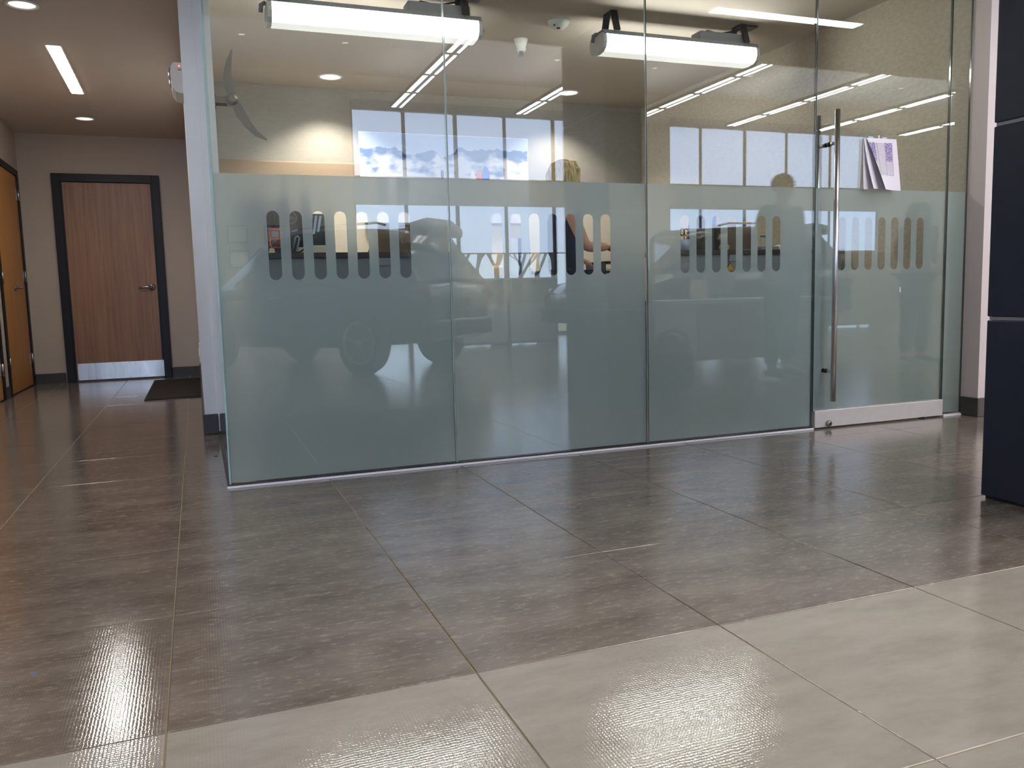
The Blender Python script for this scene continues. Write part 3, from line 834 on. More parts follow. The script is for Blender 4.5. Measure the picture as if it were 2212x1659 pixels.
# fan with three swept blades
fan = thing('wall_fan', 'grey three-blade fan mounted high beside the corner glass', 'fan', (.292, 5.58, 2.06))
MB().sweep([(0, .0, 0), (0, .10, 0), (-.06, .10, .0), (-.105, .10, 0)], .016, 12).box(-.107, -.095, .05, .15, -.05, .05, .004).build('mount_arm', 'dark_metal', fan)
M['fan_metal'] = mat('fan_metal', '#6a635b', .4, metal=.5)
MB().lathe([(.012, -.05), (.034, -.045), (.04, -.02), (.04, .01), (.03, .02)], (0, 0, 0), 20, 'Y').build('hub', 'fan_metal', fan)
def blade(pts, w, yo):
    P2 = [Vector((p[0], p[1])) for p in pts]; L_, R_ = [], []
    for i, p in enumerate(P2):
        t_ = (P2[min(i + 1, len(P2) - 1)] - P2[max(i - 1, 0)]).normalized(); n_ = Vector((-t_.y, t_.x))
        L_.append(p + n_ * w[i]); R_.append(p - n_ * w[i])
    mb = MB(); mb.prism([tuple(q) for q in L_ + R_[::-1]], yo - .006, yo + .004, 'Y'); return mb
blade([(0, .02), (-.016, .08), (-.020, .15), (-.008, .22), (.014, .295)], [.026, .030, .025, .017, .004], -.030).build('blade', 'fan_metal', fan)
blade([(.012, -.012), (.045, -.085), (.085, -.150), (.135, -.205), (.196, -.238)], [.026, .030, .025, .017, .004], -.030).build('blade', 'fan_metal', fan)
blade([(-.02, .0), (-.06, -.006), (-.11, -.004), (-.15, .004), (-.168, .012)], [.018, .020, .016, .010, .004], -.030).build('blade', 'fan_metal', fan)

# tan tack board and landscape picture on the back wall
tb = thing('tack_board', 'tan fabric tack board on the office back wall at left', 'board', (.235, YO - .018, 1.80))
MB().box(0, 1.75, -.03, 0, 0, .235, .012).build('panel', mat('tan_fabric', '#8f7a66', .7, vary=.06, vscale=90, bump=.3, bscale=250), tb)
MB().box(-.012, 1.762, -.022, 0, -.014, 0, .004).build('ledge', 'taupe_panel', tb)
def picture_mat():
    m, N, K = new_mat('landscape_print')
    b = N['Principled BSDF']; b.inputs['Roughness'].default_value = .35
    tc = N.new('ShaderNodeTexCoord'); sp_ = N.new('ShaderNodeSeparateXYZ'); K.new(tc.outputs['Generated'], sp_.inputs[0])
    def noise(scale, sx, sz, det=5):
        mp = N.new('ShaderNodeMapping'); mp.inputs['Scale'].default_value = (sx, 1, sz); K.new(tc.outputs['Generated'], mp.inputs[0])
        n = N.new('ShaderNodeTexNoise'); n.inputs['Scale'].default_value = scale; n.inputs['Detail'].default_value = det; K.new(mp.outputs[0], n.inputs['Vector']); return n.outputs['Fac']
    def mth(op, a, b_):
        n = N.new('ShaderNodeMath'); n.operation = op
        for k, v in enumerate((a, b_)):
            if isinstance(v, (int, float)): n.inputs[k].default_value = v
            else: K.new(v, n.inputs[k])
        return n.outputs[0]
    def mixc(fac, a, c):
        n = N.new('ShaderNodeMixRGB'); K.new(fac, n.inputs[0])
        if isinstance(a, str): n.inputs[1].default_value = lin(a)
        else: K.new(a, n.inputs[1])
        n.inputs[2].default_value = lin(c); return n.outputs[0]
    x, z = sp_.outputs[0], sp_.outputs[2]
    zz = mth('ADD', z, mth('MULTIPLY', mth('SUBTRACT', noise(2.2, 3, .3), .5), .35))
    c = mixc(mth('LESS_THAN', zz, .83), '#9fabc8', '#2c4d80')                   # sky, far blue range
    cl = N.new('ShaderNodeValToRGB'); cl.color_ramp.elements[0].position = .44; cl.color_ramp.elements[1].position = .6
    K.new(mth('ADD', noise(2.6, 3.6, 3.0), mth('MULTIPLY', mth('SUBTRACT', .72, z), .9)), cl.inputs[0])
    c = mixc(cl.outputs[0], c, '#cfcdd9')
    def spot_(cx, cz, rx, rz, col, c):
        dx = mth('DIVIDE', mth('SUBTRACT', x, cx), rx); dz = mth('DIVIDE', mth('SUBTRACT', z, cz), rz)
        r = mth('ADD', mth('MULTIPLY', dx, dx), mth('MULTIPLY', dz, dz))
        return mixc(mth('LESS_THAN', r, 1.0), c, col)
    c = spot_(.695, .54, .020, .075, '#d8653f', c); c = spot_(.735, .56, .024, .10, '#2f62c4', c); c = spot_(.655, .53, .014, .07, '#efe9ee', c); c = spot_(.47, .56, .010, .05, '#3a3f5c', c)
    K.new(c, b.inputs['Base Color'])
    return m
M['landscape'] = picture_mat()
pc = thing('landscape_picture', 'wide landscape picture of clouds and blue hills on the office back wall', 'picture', (1.475, YO - .052, 1.50))
MB().box(0, 1.64, -.018, 0, 0, .81, .003).build('canvas', 'landscape', pc)
MB().box(-.004, 1.644, -.0205, -.0185, .808, .813).box(-.004, .0, -.0205, -.0185, 0, .812).box(1.64, 1.644, -.0205, -.0185, 0, .812).build('edge_strip', 'white_plastic', pc)

# counters
def counter(label, x0, x1, y0, clips):
    t = thing('service_counter', label, 'counter', (x0, y0, 0), 0, 'office service counters')
    w = x1 - x0
    MB().box(0, w, 0, .36, 1.045, 1.076, .002).build('transaction_top', 'desk_dark', t)
    MB().box(.01, w - .01, .02, .05, 0, 1.045).build('front_panel', 'desk_grey', t)
    for x in (.02, w - .06):
        MB().box(x, x + .04, .05, .78, 0, .715).build('side_panel', 'desk_grey', t)
    MB().box(.01, w - .01, .05, .80, .715, .745, .003).build('worktop', 'desk_dark', t)
    MB().box(.02, w - .02, .24, .27, .745, 1.045).build('back_board', 'desk_grey', t)
    for x in clips:
        MB().box(x - x0 - .035, x - x0 + .035, .004, .02, 1.0, 1.044, .002).build('clip', 'grey_plastic', t)
    return t
counter('grey fronted service counter with dark top behind the left slots', .26, 1.46, 4.75, [1.03])
counter('grey fronted service counter with dark top behind the right slots', 2.90, 4.36, 4.75, [3.42])
ZT = 1.0765
# --- left counter: two-way radio, monitor, screen, folders, cardboard
rd = thing('two_way_radio', 'orange framed black two-way radio standing on the left counter', 'radio', (.445, 4.93, ZT))
MB().box(-.032, .032, -.02, .02, 0, .145, .006).build('body', 'black_plastic', rd)
MB().sweep([(-.004, 0, .14), (-.004, 0, .165), (-.004, 0, .225)], [.010, .007, .006], 10).build('antenna', 'black_plastic', rd)
fr = MB()
for a in ((-.032, -.025, .045, .14), (.025, .032, .045, .14), (-.032, .032, .133, .142), (-.028, .028, .082, .090)): fr.box(a[0], a[1], -.026, -.019, a[2], a[3], .002)
fr.sweep([(-.029, -.022, .05), (-.022, -.022, .036), (-.010, -.022, .034), (0, -.022, .04), (.010, -.022, .034), (.022, -.022, .036), (.029, -.022, .05)], .004, 8)
fr.build('bezel', 'orange', rd)
MB().box(-.021, .021, -.0225, -.019, .094, .130).build('screen', 'grey_plastic', rd)
for k in range(3):
    MB().lathe([(.006, 0), (.005, -.003)], (-.017 + .017 * k, -.020, .062), 10, 'Y').build('button', 'red', rd)
def monitor(label, loc, rz, w, h, z0, logo=None):
    t = thing('monitor', label, 'monitor', loc, rz)
    MB().box(-w / 2, w / 2, -.02, .02, z0, z0 + h, .008).build('back_shell', 'black_plastic', t)
    MB().box(-w / 2 + .012, w / 2 - .012, .0195, .0215, z0 + .012, z0 + h - .012).build('screen', 'car_glass', t)
    MB().sweep([(0, -.03, .006), (0, -.035, z0 * .6), (0, -.026, z0 + h * .4)], [.032, .028, .026], 10).build('stand', 'grey_plastic', t)
    MB().box(-.11, .11, -.10, .07, 0, .008, .003).build('foot', 'grey_plastic', t)
    if logo:
        MB().frombm(_ring(.036, .0035), False, Matrix.Translation((logo[0], -.0215, logo[1])) @ Matrix.Rotation(PI / 2, 4, 'X')).build('logo_ring', 'grey_plastic', t)
        text('logo_text', 'DELL', .024, 'grey_plastic', t, (logo[0], -.0212, logo[1]), (PI / 2, 0, 0))
    return t
def _ring(r, w):
    bm = bmesh.new(); n = 32
    vo = [bm.verts.new((r * math.cos(2 * PI * k / n), r * math.sin(2 * PI * k / n), 0)) for k in range(n)]
    vi = [bm.verts.new(((r - w) * math.cos(2 * PI * k / n), (r - w) * math.sin(2 * PI * k / n), 0)) for k in range(n)]
    for k in range(n): bm.faces.new((vo[k], vo[(k + 1) % n], vi[(k + 1) % n], vi[k]))
    return bm
monitor('black desk monitor seen from behind with a round logo on the left counter', (.46, 5.20, .746), 0, .42, .34, .32, (.105, .560))
gl = thing('desk_phone_stand', 'grey slanted phone stand with an oval opening on the left counter', 'stand', (.575, 4.99, ZT))
st_ = MB()
st_.sweep([(-.03, 0, .01), (-.008, 0, .10), (.005, 0, .105), (.012, 0, .095), (-.008, 0, .01), (-.02, 0, .004), (-.03, 0, .01)], .006, 8)
st_.box(-.05, .0, -.02, .03, 0, .006); st_.build('frame', 'grey_plastic', gl)
o = tag(MB().sweep([(0, 0, .006), (.03, .0, .01), (.06, .0, .03), (.085, 0, .07), (.095, .02, .12)], .0045, 8).build('cable', 'black_plastic'), 'black cable curving up from the left counter to the monitor', 'cable'); o.location = (.545, 4.90, ZT)
o = tag(MB().box(0, .13, 0, .09, 0, .052, .002).build('paper_box', 'paper_warm'), 'cream box below the striped screen on the left counter', 'box'); o.location = (.64, 4.96, ZT)
o = tag(MB().box(0, .05, 0, .07, 0, .045, .002).build('paper_box', 'paper_warm'), 'small cream box behind the grey phone stand on the left counter', 'box'); o.location = (.582, 5.03, ZT)
for k, (x, y) in enumerate(((.62, 4.84), (.76, 4.83), (.40, 4.84))):
    lb = ['loose sheet under the black cable on the left counter', 'loose sheet in front of the cream box on the left counter', 'folded note beside the radio on the left counter'][k]
    if k < 2: o = MB().box(0, .12, 0, .05, 0, .003).build('paper_sheet', 'paper_warm')
    else: o = MB().prism([(0, 0), (.035, 0), (.03, .028), (.008, .03)], 0, .03, 'Y').build('paper_sheet', 'paper_warm')
    tag(o, lb, 'paper'); o.location = (x, y, ZT)
sc_ = thing('striped_dark_screen', 'small dark screen with painted blue and white reflections propped on the left worktop', 'poster', (.705, 5.08, 1.10))
MB().box(-.068, .068, -.002, .002, 0, .22).build('sheet', 'car_glass', sc_)
for k in range(3):
    MB().add([(-.055 + k * .026, -.0035, .09 + k * .012), (-.042 + k * .026, -.0035, .09 + k * .012), (-.022 + k * .026, -.0035, .21), (-.036 + k * .026, -.0035, .21)], [(0, 1, 2, 3)]).build('painted_reflection', 'pale_blue', sc_)  # pale stripes stand for reflections on the dark screen
MB().box(-.05, .05, .004, .012, -.022, .05).build('easel', 'black_plastic', sc_)
cb = thing('cardboard_file', 'large brown cardboard file leaning on the left counter', 'file', (1.0, 4.98, ZT))
MB().prism([(-.02, 0), (.31, 0), (.31, .165), (.19, .170), (.12, .185), (.045, .165)], 0, .02, 'Y').build('front_leaf', 'card', cb)
MB().prism([(0, 0), (.31, 0), (.31, .18), (.06, .172)], .03, .045, 'Y').build('rear_leaf', 'card', cb)
o = tag(MB().sweep([(0, 0, 0), (-.012, 0, .04), (-.014, 0, .08), (0, .01, .13)], [.02, .026, .024, .012], 10).build('headset', 'black_plastic'), 'black telephone headset at the right end of the left counter', 'headset'); o.location = (1.335, 4.86, ZT + .018)
# --- right counter
cu = thing('pen_cup', 'pale blue paper cup holding scissors and pens on the right counter', 'cup', (3.105, 4.86, ZT))
MB().lathe([(.028, 0), (.036, .075), (.034, .075), (.026, .004)], (0, 0, 0), 20).build('cup', 'pale_blue', cu)
sc2 = MB()
for dx in (-.018, .012):
    sc2.sweep([(dx + .016 * math.cos(a), .006, .125 + .024 * math.sin(a)) for a in [2 * PI * k / 12 for k in range(13)]], .0045, 6)
sc2.cyl((-.004, .006, .03), (-.004, .006, .10), .004, 6); sc2.build('scissors', 'black_plastic', cu)
MB().cyl((.006, -.008, .02), (.012, -.01, .115), .004, 8).build('red_pen', 'red', cu)
MB().cyl((.018, .008, .02), (.026, .01, .125), .004, 8).build('black_pen', 'black_plastic', cu)
MB().cyl((-.015, -.006, .02), (-.024, -.008, .10), .004, 8).build('white_pen', 'white_plastic', cu)
lt = thing('laptop', 'dark laptop standing half open on the right counter', 'laptop', (3.24, 4.93, ZT))
MB().prism([(.0, 0), (.006, 0), (.058, .235), (.05, .237)], -.03, .16, 'Y').build('lid', 'black_plastic', lt)
MB().box(-.22, .02, -.03, .16, 0, .012, .003).build('base', 'black_plastic', lt)
MB().box(-.05, -.015, -.02, .03, .012, .05, .006).build('mouse_stand', 'black_plastic', lt)
og = thing('olive_binder', 'dark olive binder standing behind the laptop', 'binder', (3.375, 5.04, ZT))
MB().prism([(-.08, 0), (.07, 0), (.07, .185), (.03, .185), (.02, .17), (-.08, .165)], -.02, .02, 'Y').build('cover', mat('olive_board', '#3f402e', .6), og)
MB().box(.068, .082, -.024, .024, 0, .19, .003).build('spine', 'black_plastic', og)
bf = thing('blue_folder', 'tall blue folder standing behind the binder', 'folder', (3.40, 5.095, ZT))
MB().box(-.10, .11, -.008, .0, 0, .31, .002).build('cover', 'blue', bf); MB().box(-.095, .105, .001, .006, .002, .30).build('pages', 'paper', bf)
o = tag(MB().lathe([(.022, -.03), (.022, .03), (.012, .03), (.012, -.03)], (0, 0, .022), 18, 'Y').build('tape_roll', 'pale_yellow'), 'pale yellow tape roll beside the olive binder', 'tape'); o.location = (3.415, 4.86, ZT)
bb = thing('brown_box', 'low brown cardboard box in the middle of the right counter', 'box', (3.475, 4.93, ZT))
MB().box(0, .25, 0, .15, 0, .185, .004).build('carton', mat('dark_card', '#5d4f42', .75), bb); MB().box(.12, .15, -.002, .152, .1845, .187).build('tape_strip', 'card', bb)
jr = thing('glass_jar', 'clear glass jar on a stack of paper on the right counter', 'jar', (3.775, 4.90, ZT + .026))
MB().lathe([(.026, 0), (.03, .006), (.03, .05), (.024, .062), (.024, .072), (.026, .072), (.026, .06), (.032, .05), (.032, .004), (.028, -.0)], (0, 0, 0), 20).build('body', 'win_glass', jr)
MB().lathe([(.027, .072), (.027, .082)], (0, 0, 0), 20).build('lid', 'steel', jr)
o = tag(MB().box(0, .15, 0, .12, 0, .0255, .002).build('paper_stack', 'grey_plastic'), 'grey stack of papers under the glass jar', 'paper'); o.location = (3.70, 4.83, ZT)
o = tag(MB().box(0, .19, 0, .1, 0, .004).build('paper_sheet', 'paper_warm'), 'loose sheet in front of the brown box', 'paper'); o.location = (3.47, 4.80, ZT)
bs = MB(); bs.prism([(0, 0), (.13, 0), (.125, .02), (.07, .045), (.01, .022)], 0, .1, 'Y')
o = tag(bs.build('paper_pile', 'paper_warm'), 'rumpled pile of papers at the right end of the right counter', 'paper'); o.location = (3.87, 4.86, ZT)
ys = thing('caution_sign', 'yellow triangular sign on the front of the right counter', 'sign', (3.395, 4.757, .875))
MB().prism([(-.085, 0), (.085, 0), (.0, .118)], .004, .008, 'Y').build('border', 'black_plastic', ys)
MB().prism([(-.076, .005), (.076, .005), (.0, .110)], .0, .004, 'Y').build('face', 'yellow', ys)
text('sign_text', 'Keep', .030, 'black_plastic', ys, (.0, -.0008, .060), (PI / 2, 0, 0))
MB().box(-.055, .055, -.001, 0, .012, .026).build('text_band', 'black_plastic', ys)
MB().prism([(-.035, .03), (.04, .03), (.03, .042), (.01, .047), (-.03, .042)], -.001, 0, 'Y').build('emblem', 'black_plastic', ys)
o = tag(MB().box(-.004, .004, 0, .002, 0, .03).box(-.012, .008, 0, .002, .026, .03).build('tape_scrap', 'paper'), 'tiny white tape scrap stuck on the frosted glass door', 'tape'); o.location = (3.90, D - .0025, .77)

# --- behind the middle slots
pst = thing('printer_cabinet', 'low black cabinet beside the blonde woman carrying the paper sorter', 'cabinet', (2.585, 5.12, 0))
MB().box(0, .30, 0, .38, .03, .742, .004).build('carcass', 'black_plastic', pst); MB().box(.01, .29, -.012, 0, .05, .72, .003).build('door', 'black_plastic', pst)
MB().box(.02, .28, .03, .36, 0, .03).build('plinth', 'black_plastic', pst)
ps = thing('paper_sorter', 'black desktop paper sorter under the blonde woman\'s hand', 'sorter', (2.72, 5.16, .745))
ps.scale = (.72, 1, .90)
for z in (0, .075, .15, .225, .30):
    MB().box(-.09, .26, 0, .30, z, z + .012).build('shelf', 'black_plastic', ps)
for x in (-.09, .25):
    MB().box(x, x + .01, 0, .30, 0, .312).build('side', 'black_plastic', ps)
MB().box(-.07, -.02, .02, .28, .088, .10).box(-.07, .03, .02, .28, .163, .178).box(-.07, .24, .02, .28, .238, .252).build('paper_load', 'paper_warm', ps)
md = thing('back_desk', 'dark topped desk behind the middle slots', 'desk', (1.42, 5.72, 0))
MB().box(0, 1.32, 0, .70, .715, .745, .003).build('worktop', 'desk_dark', md)
for x in (.02, 1.26): MB().box(x, x + .04, .03, .67, 0, .715).build('end_panel', 'desk_grey', md)
MB().box(.06, 1.26, .05, .07, .25, .715).build('modesty_panel', 'desk_grey', md)
def office_chair(label, loc, rz, fab):
    t = thing('office_chair', label, 'chair', loc, rz, 'office chairs behind the middle slots')
    bm = bmesh.new(); bmesh.ops.create_cube(bm, size=1)
    for v in bm.verts: v.co = Vector((v.co.x * .46, v.co.y * .07, v.co.z * .52))
    bmesh.ops.bevel(bm, geom=bm.edges[:], offset=.033, segments=4, affect='EDGES', profile=.5)
    for v in bm.verts:
        k = (v.co.z + .26) / .52; v.co.x *= 1 - .28 * max(0, k - .5); v.co.y += .05 * (v.co.x / .23) ** 2
    MB().frombm(bm, True, Matrix.Translation((0, .22, .80))).build('backrest', fab, t)
    MB().box(-.24, .24, -.24, .22, .44, .51, .03).build('seat', fab, t)
    MB().box(-.03, .03, .20, .26, .40, .62, .01).build('back_bar', 'black_plastic', t)
    MB().cyl((0, 0, .10), (0, 0, .44), .025, 12).build('gas_lift', 'dark_metal', t)
    for k in range(5):
        a = 2 * PI * k / 5 + .3
        l = MB().sweep([(0, 0, .10), (.28 * math.cos(a), .28 * math.sin(a), .07)], [.025, .017], 8).build('base_arm', 'black_plastic', t)
        MB().lathe([(.02, -.012), (.026, -.008), (.026, .008), (.02, .012)], (.28 * math.cos(a), .28 * math.sin(a), .028), 14, 'X').build('caster', 'black_plastic', l)
    return t
M['beige_fabric'] = mat('beige_fabric', '#d8c3a0', .8, vary=.05, vscale=60)
office_chair('beige high-backed chair behind the first middle slot', (1.90, 6.85, 0), 2.7, 'beige_fabric')
office_chair('beige office chair behind the second middle slot', (2.52, 6.95, 0), 3.3, 'beige_fabric')
wb = thing('notice_board', 'white notice sheet with a blue panel leaning behind the third middle slot', 'board', (2.62, 6.55, .746))
wb.location = (2.36, 6.05, .745)
MB().box(-.10, .0, -.004, .0, .14, .50).build('white_sheet', 'paper', wb); MB().box(-.10, .04, -.006, .0, 0, .20, .02).build('cream_sheet', 'paper_warm', wb)
MB().box(.0, .10, -.003, .002, .0, .50).build('blue_panel', mat('slate_blue_board', '#3d5068', .6), wb)

# ================================================================== PEOPLE
def skin_body(name, verts, edges, rad, m, parent, levels=2, roots=(0,)):
    me = bpy.data.meshes.new(name); me.from_pydata([tuple(v) for v in verts], edges, [])
    o = bpy.data.objects.new(name, me); COL.objects.link(o)
    o.modifiers.new('Skin', 'SKIN')
    sv = me.skin_vertices[0].data
    for i, r in enumerate(rad):
        sv[i].radius = (r, r) if not hasattr(r, '__len__') else r
        sv[i].use_root = i in roots
    s = o.modifiers.new('Sub', 'SUBSURF'); s.levels = levels; s.render_levels = levels
    o.modifiers['Skin'].use_smooth_shade = True
    me.materials.append(M[m]); o.parent = parent
    return o
def chain(V, E, R, pts, rads, start=None):
    prev = start
    for p, r in zip(pts, rads):
        V.append(p); R.append(r); i = len(V) - 1
        if prev is not None: E.append((prev, i))
        prev = i
    return prev
def hand_mb(w, d, side, curl, n_up=(0, 0, 1)):
    """palm plus four unequal bent fingers and a side thumb; w wrist, d pointing direction"""
    w = Vector(w); d = Vector(d).normalized(); up = Vector(n_up); sd_ = d.cross(up).normalized() * side; up = sd_.cross(d).normalized() * side
    mb = MB()
    mb.sweep([w - d * .01, w + d * .025, w + d * .06, w + d * .088], [.026, .036, .042, .038], 12, True, .42)
    for k, (ln, of) in enumerate(((.066, .028), (.076, .010), (.070, -.009), (.055, -.027))):
        b = w + d * .082 + sd_ * of
        pts = [b]; ang = 0.0; dirv = d
        for s_ in (.42, .33, .25):
            ang += curl
            dirv = (d * math.cos(ang) - up * math.sin(ang)); pts.append(pts[-1] + dirv * ln * s_)
        mb.sweep(pts, [.0095, .009, .008, .006], 8)
    b = w + d * .022 + sd_ * .030
    t1 = (d * .6 + sd_ * .75 - up * .2).normalized(); t2 = (d * .9 + sd_ * .1 - up * .35).normalized()
    mb.sweep([b, b + t1 * .032, b + t1 * .032 + t2 * .026, b + t1 * .032 + t2 * .048], [.013, .011, .0095, .007], 8)
    return mb
def person(label, loc, rz, hgt, skin, top, legs, hair, arms, tilt=0.0, female=True, long_hair=True, sleeves=True):
    """standing figure facing +X, its left towards +Y; arms: {side: (elbow, wrist)} in units of a 1.70 m body"""
    t = thing('person', label, 'person', loc, rz)
    k = hgt / 1.70
    V, E, R = [], [], []
    P = lambda *a: tuple(x * k for x in a)
    sh = .165 if female else .195
    chain(V, E, R, [P(0, 0, .93), P(.0, 0, 1.04), P(.012, 0, 1.17), P(.008, 0, 1.31), P(-.005, 0, 1.40)],
          [.105 * k, .082 * k, .098 * k, .104 * k, .062 * k])
    hd = Vector(P(.02 + .05 * tilt, 0, 1.545 - .015 * tilt))
    chain(V, E, R, [P(.005, 0, 1.445), P(.018 + .03 * tilt, 0, 1.49), tuple(hd + Vector(P(.006, 0, .0))), tuple(hd + Vector(P(.0, 0, .055))), tuple(hd + Vector(P(-.004, 0, .09)))],
          [.050 * k, (.058 * k, .056 * k), (.082 * k, .070 * k), (.086 * k, .072 * k), (.058 * k, .05 * k)], 4)
    wr = {}
    for s in (1, -1):
        el, w = arms[s]
        i = chain(V, E, R, [P(-.005, s * sh, 1.375), P(*el), P(*[(a * .45 + b * .55) for a, b in zip(el, w)]), P(*w)],
                  [.050 * k, .038 * k, .036 * k, .024 * k], 3)
        wr[s] = (Vector(P(*w)), Vector(P(*w)) - Vector(P(*el)))
    for s in (1, -1):
        i = chain(V, E, R, [P(.0, s * .088, .86), P(.012, s * .095, .48), P(-.012, s * .095, .28), P(-.015, s * .095, .075), P(.11, s * .105, .035)],
                  [.082 * k, .055 * k, .052 * k, .036 * k, .030 * k], 0)
    skin_body('body', V, E, R, skin, t)
    # clothing: shells a little fuller than the body
    V2, E2, R2 = [], [], []
    chain(V2, E2, R2, [P(.0, 0, 1.04), P(0, 0, .94), P(0, 0, .80)], [.128 * k, .180 * k, .205 * k])
    chain(V2, E2, R2, [P(.012, 0, 1.17), P(.010, 0, 1.31), P(-.004, 0, 1.385)],
          [.122 * k, .124 * k, .074 * k], 0)
    for s in (1, -1):
        el, w = arms[s]
        if sleeves: chain(V2, E2, R2, [P(-.005, s * sh, 1.378), P(*el), P(*[(a * .12 + b * .88) for a, b in zip(el, w)])], [.060 * k, .049 * k, .036 * k], 4)
        else: chain(V2, E2, R2, [P(-.005, s * sh * .72, 1.385)], [.052 * k], 4)
    skin_body('top', V2, E2, R2, top, t)
    V3, E3, R3 = [], [], []
    chain(V3, E3, R3, [P(0, 0, .90), P(0, 0, .99)], [.138 * k, .122 * k])
    for s in (1, -1): chain(V3, E3, R3, [P(.0, s * .088, .84), P(.012, s * .095, .48), P(-.012, s * .095, .28), P(-.015, s * .095, .09)], [.108 * k, .076 * k, .070 * k, .060 * k], 0)
    skin_body('trousers', V3, E3, R3, legs, t)
    for s in (1, -1):
        MB().sweep([P(-.06, s * .097, .035), P(.02, s * .099, .045), P(.10, s * .105, .035), P(.16, s * .108, .026)], [.036 * k, .044 * k, .042 * k, .026 * k], 10, True, .8).build('shoe', 'black_plastic', t)
        w, d = wr[s]
        hand_mb(w, d, s, .35, (0, 0, 1) if abs(d.normalized().z) < .8 else (1, 0, 0)).build('hand', skin, t)
    # face
    fx = hd.x + .080 * k
    for s in (1, -1):
        e_ = MB().ell((fx - .006 * k, s * .030 * k, hd.z + .018 * k), (.011 * k, .014 * k, .010 * k), 12, 8).build('eye', 'white_plastic', t)
        MB().ell((fx + .003 * k, s * .030 * k, hd.z + .018 * k), (.004 * k, .006 * k, .006 * k), 10, 6).build('iris', 'dark_metal', e_)
        MB().ell((hd.x - .005, s * .078 * k, hd.z + .002), (.016 * k, .008 * k, .028 * k), 10, 8).build('ear', skin, t)
        MB().sweep([(fx - .002, s * .016 * k, hd.z + .038 * k), (fx + .002, s * .032 * k, hd.z + .042 * k), (fx - .008, s * .048 * k, hd.z + .036 * k)], .0035 * k, 6).build('eyebrow', hair, t)
    MB().sweep([(fx - .008, 0, hd.z + .022 * k), (fx + .010 * k, 0, hd.z - .006 * k), (fx + .014 * k, 0, hd.z - .014 * k), (fx - .002, 0, hd.z - .022 * k)], [.007 * k, .009 * k, .011 * k, .008 * k], 8).build('nose', skin, t)
    MB().sweep([(fx - .016 * k, -.024 * k, hd.z - .043 * k), (fx - .004 * k, 0, hd.z - .042 * k), (fx - .016 * k, .024 * k, hd.z - .043 * k)], [.003 * k, .007 * k, .003 * k], 8).build('mouth', mat('lips', '#a8564e', .5), t)
    # hair: cap plus locks falling from the crown
    hb = MB()
    hb.ell(hd + Vector((-.020 * k, 0, .040 * k)), (.095 * k, .088 * k, .082 * k), 24, 14)
    if long_hair:
        rnd = random.Random(3)
        n = 58
        for q in range(n):
            a = PI * (.30 + 1.40 * q / (n - 1))                   # leaves the face (a near 0 or 2 pi) open
            ca, sa = math.cos(a), math.sin(a)
            j = rnd.uniform(-.006, .006)
            r1 = .100 * k + j
            base = hd + Vector((-.018 * k, 0, .0))
            ln = rnd.uniform(.20, .28) * k
            pts = [base + Vector((.03 * ca * k, .03 * sa * k, .122 * k)), base + Vector((.075 * ca * k, .075 * sa * k, .095 * k)),
                   base + Vector((r1 * ca, r1 * sa * .95, .03 * k)), base + Vector((r1 * 1.06 * ca - .004, r1 * sa * 1.0, -.06 * k)),
                   base + Vector((r1 * 1.10 * ca - .010, r1 * sa * 1.05, -.06 * k - ln * .5)), base + Vector((r1 * 1.05 * ca - .012, r1 * sa, -.06 * k - ln))]
            hb.sweep(pts, [.006 * k, .012 * k, .013 * k, .013 * k, .011 * k, .004 * k], 6)
        for s in (1, -1):
            for q in range(7):
                z0 = .118 - .004 * q
                pts = [hd + Vector((.02 * k + .006 * q, 0.004 * s, .116 * k - .003 * q)), hd + Vector((.055 * k, s * .035 * k, .108 * k - .006 * q)), hd + Vector((.066 * k - .010 * q, s * .072 * k, .055 * k)),
                       hd + Vector((.052 * k - .010 * q, s * .092 * k, -.03 * k)), hd + Vector((.035 * k - .008 * q, s * .096 * k, -.15 * k)), hd + Vector((.02 * k, s * .09 * k, -.27 * k))]
                hb.sweep(pts, [.006 * k, .012 * k, .013 * k, .012 * k, .011 * k, .004 * k], 6)
    hb.build('hair', hair, t)
    return t
person('person with long blonde hair in a black sleeveless top standing in the office', (2.345, 5.22, 0), -.12, 1.745, 'skin', 'black_cloth', 'black_cloth', 'blonde',
       {-1: ((.10, -.235, 1.085), (.275, -.17, 1.085)), 1: ((.02, .24, 1.13), (.20, .20, 1.03))}, tilt=.6, sleeves=False)
person('person with short dark hair in a dark jacket standing in the showroom', (4.95, 1.43, 0), 1.4, 1.86, 'skin_dark', 'olive_cloth', 'denim', 'brown_hair',
       {-1: ((-.03, -.25, 1.10), (.08, -.22, .90)), 1: ((-.03, .25, 1.10), (.08, .22, .90))}, female=False, long_hair=False)
person('person with long dark hair in a charcoal coat standing further right in the showroom', (7.05, .95, 0), 1.7, 1.68, 'skin', 'dark_cloth', 'dark_cloth', 'brown_hair',
       {-1: ((-.02, -.22, 1.10), (.14, -.16, 1.02)), 1: ((-.02, .22, 1.10), (.14, .16, 1.02))}, female=True, long_hair=True)

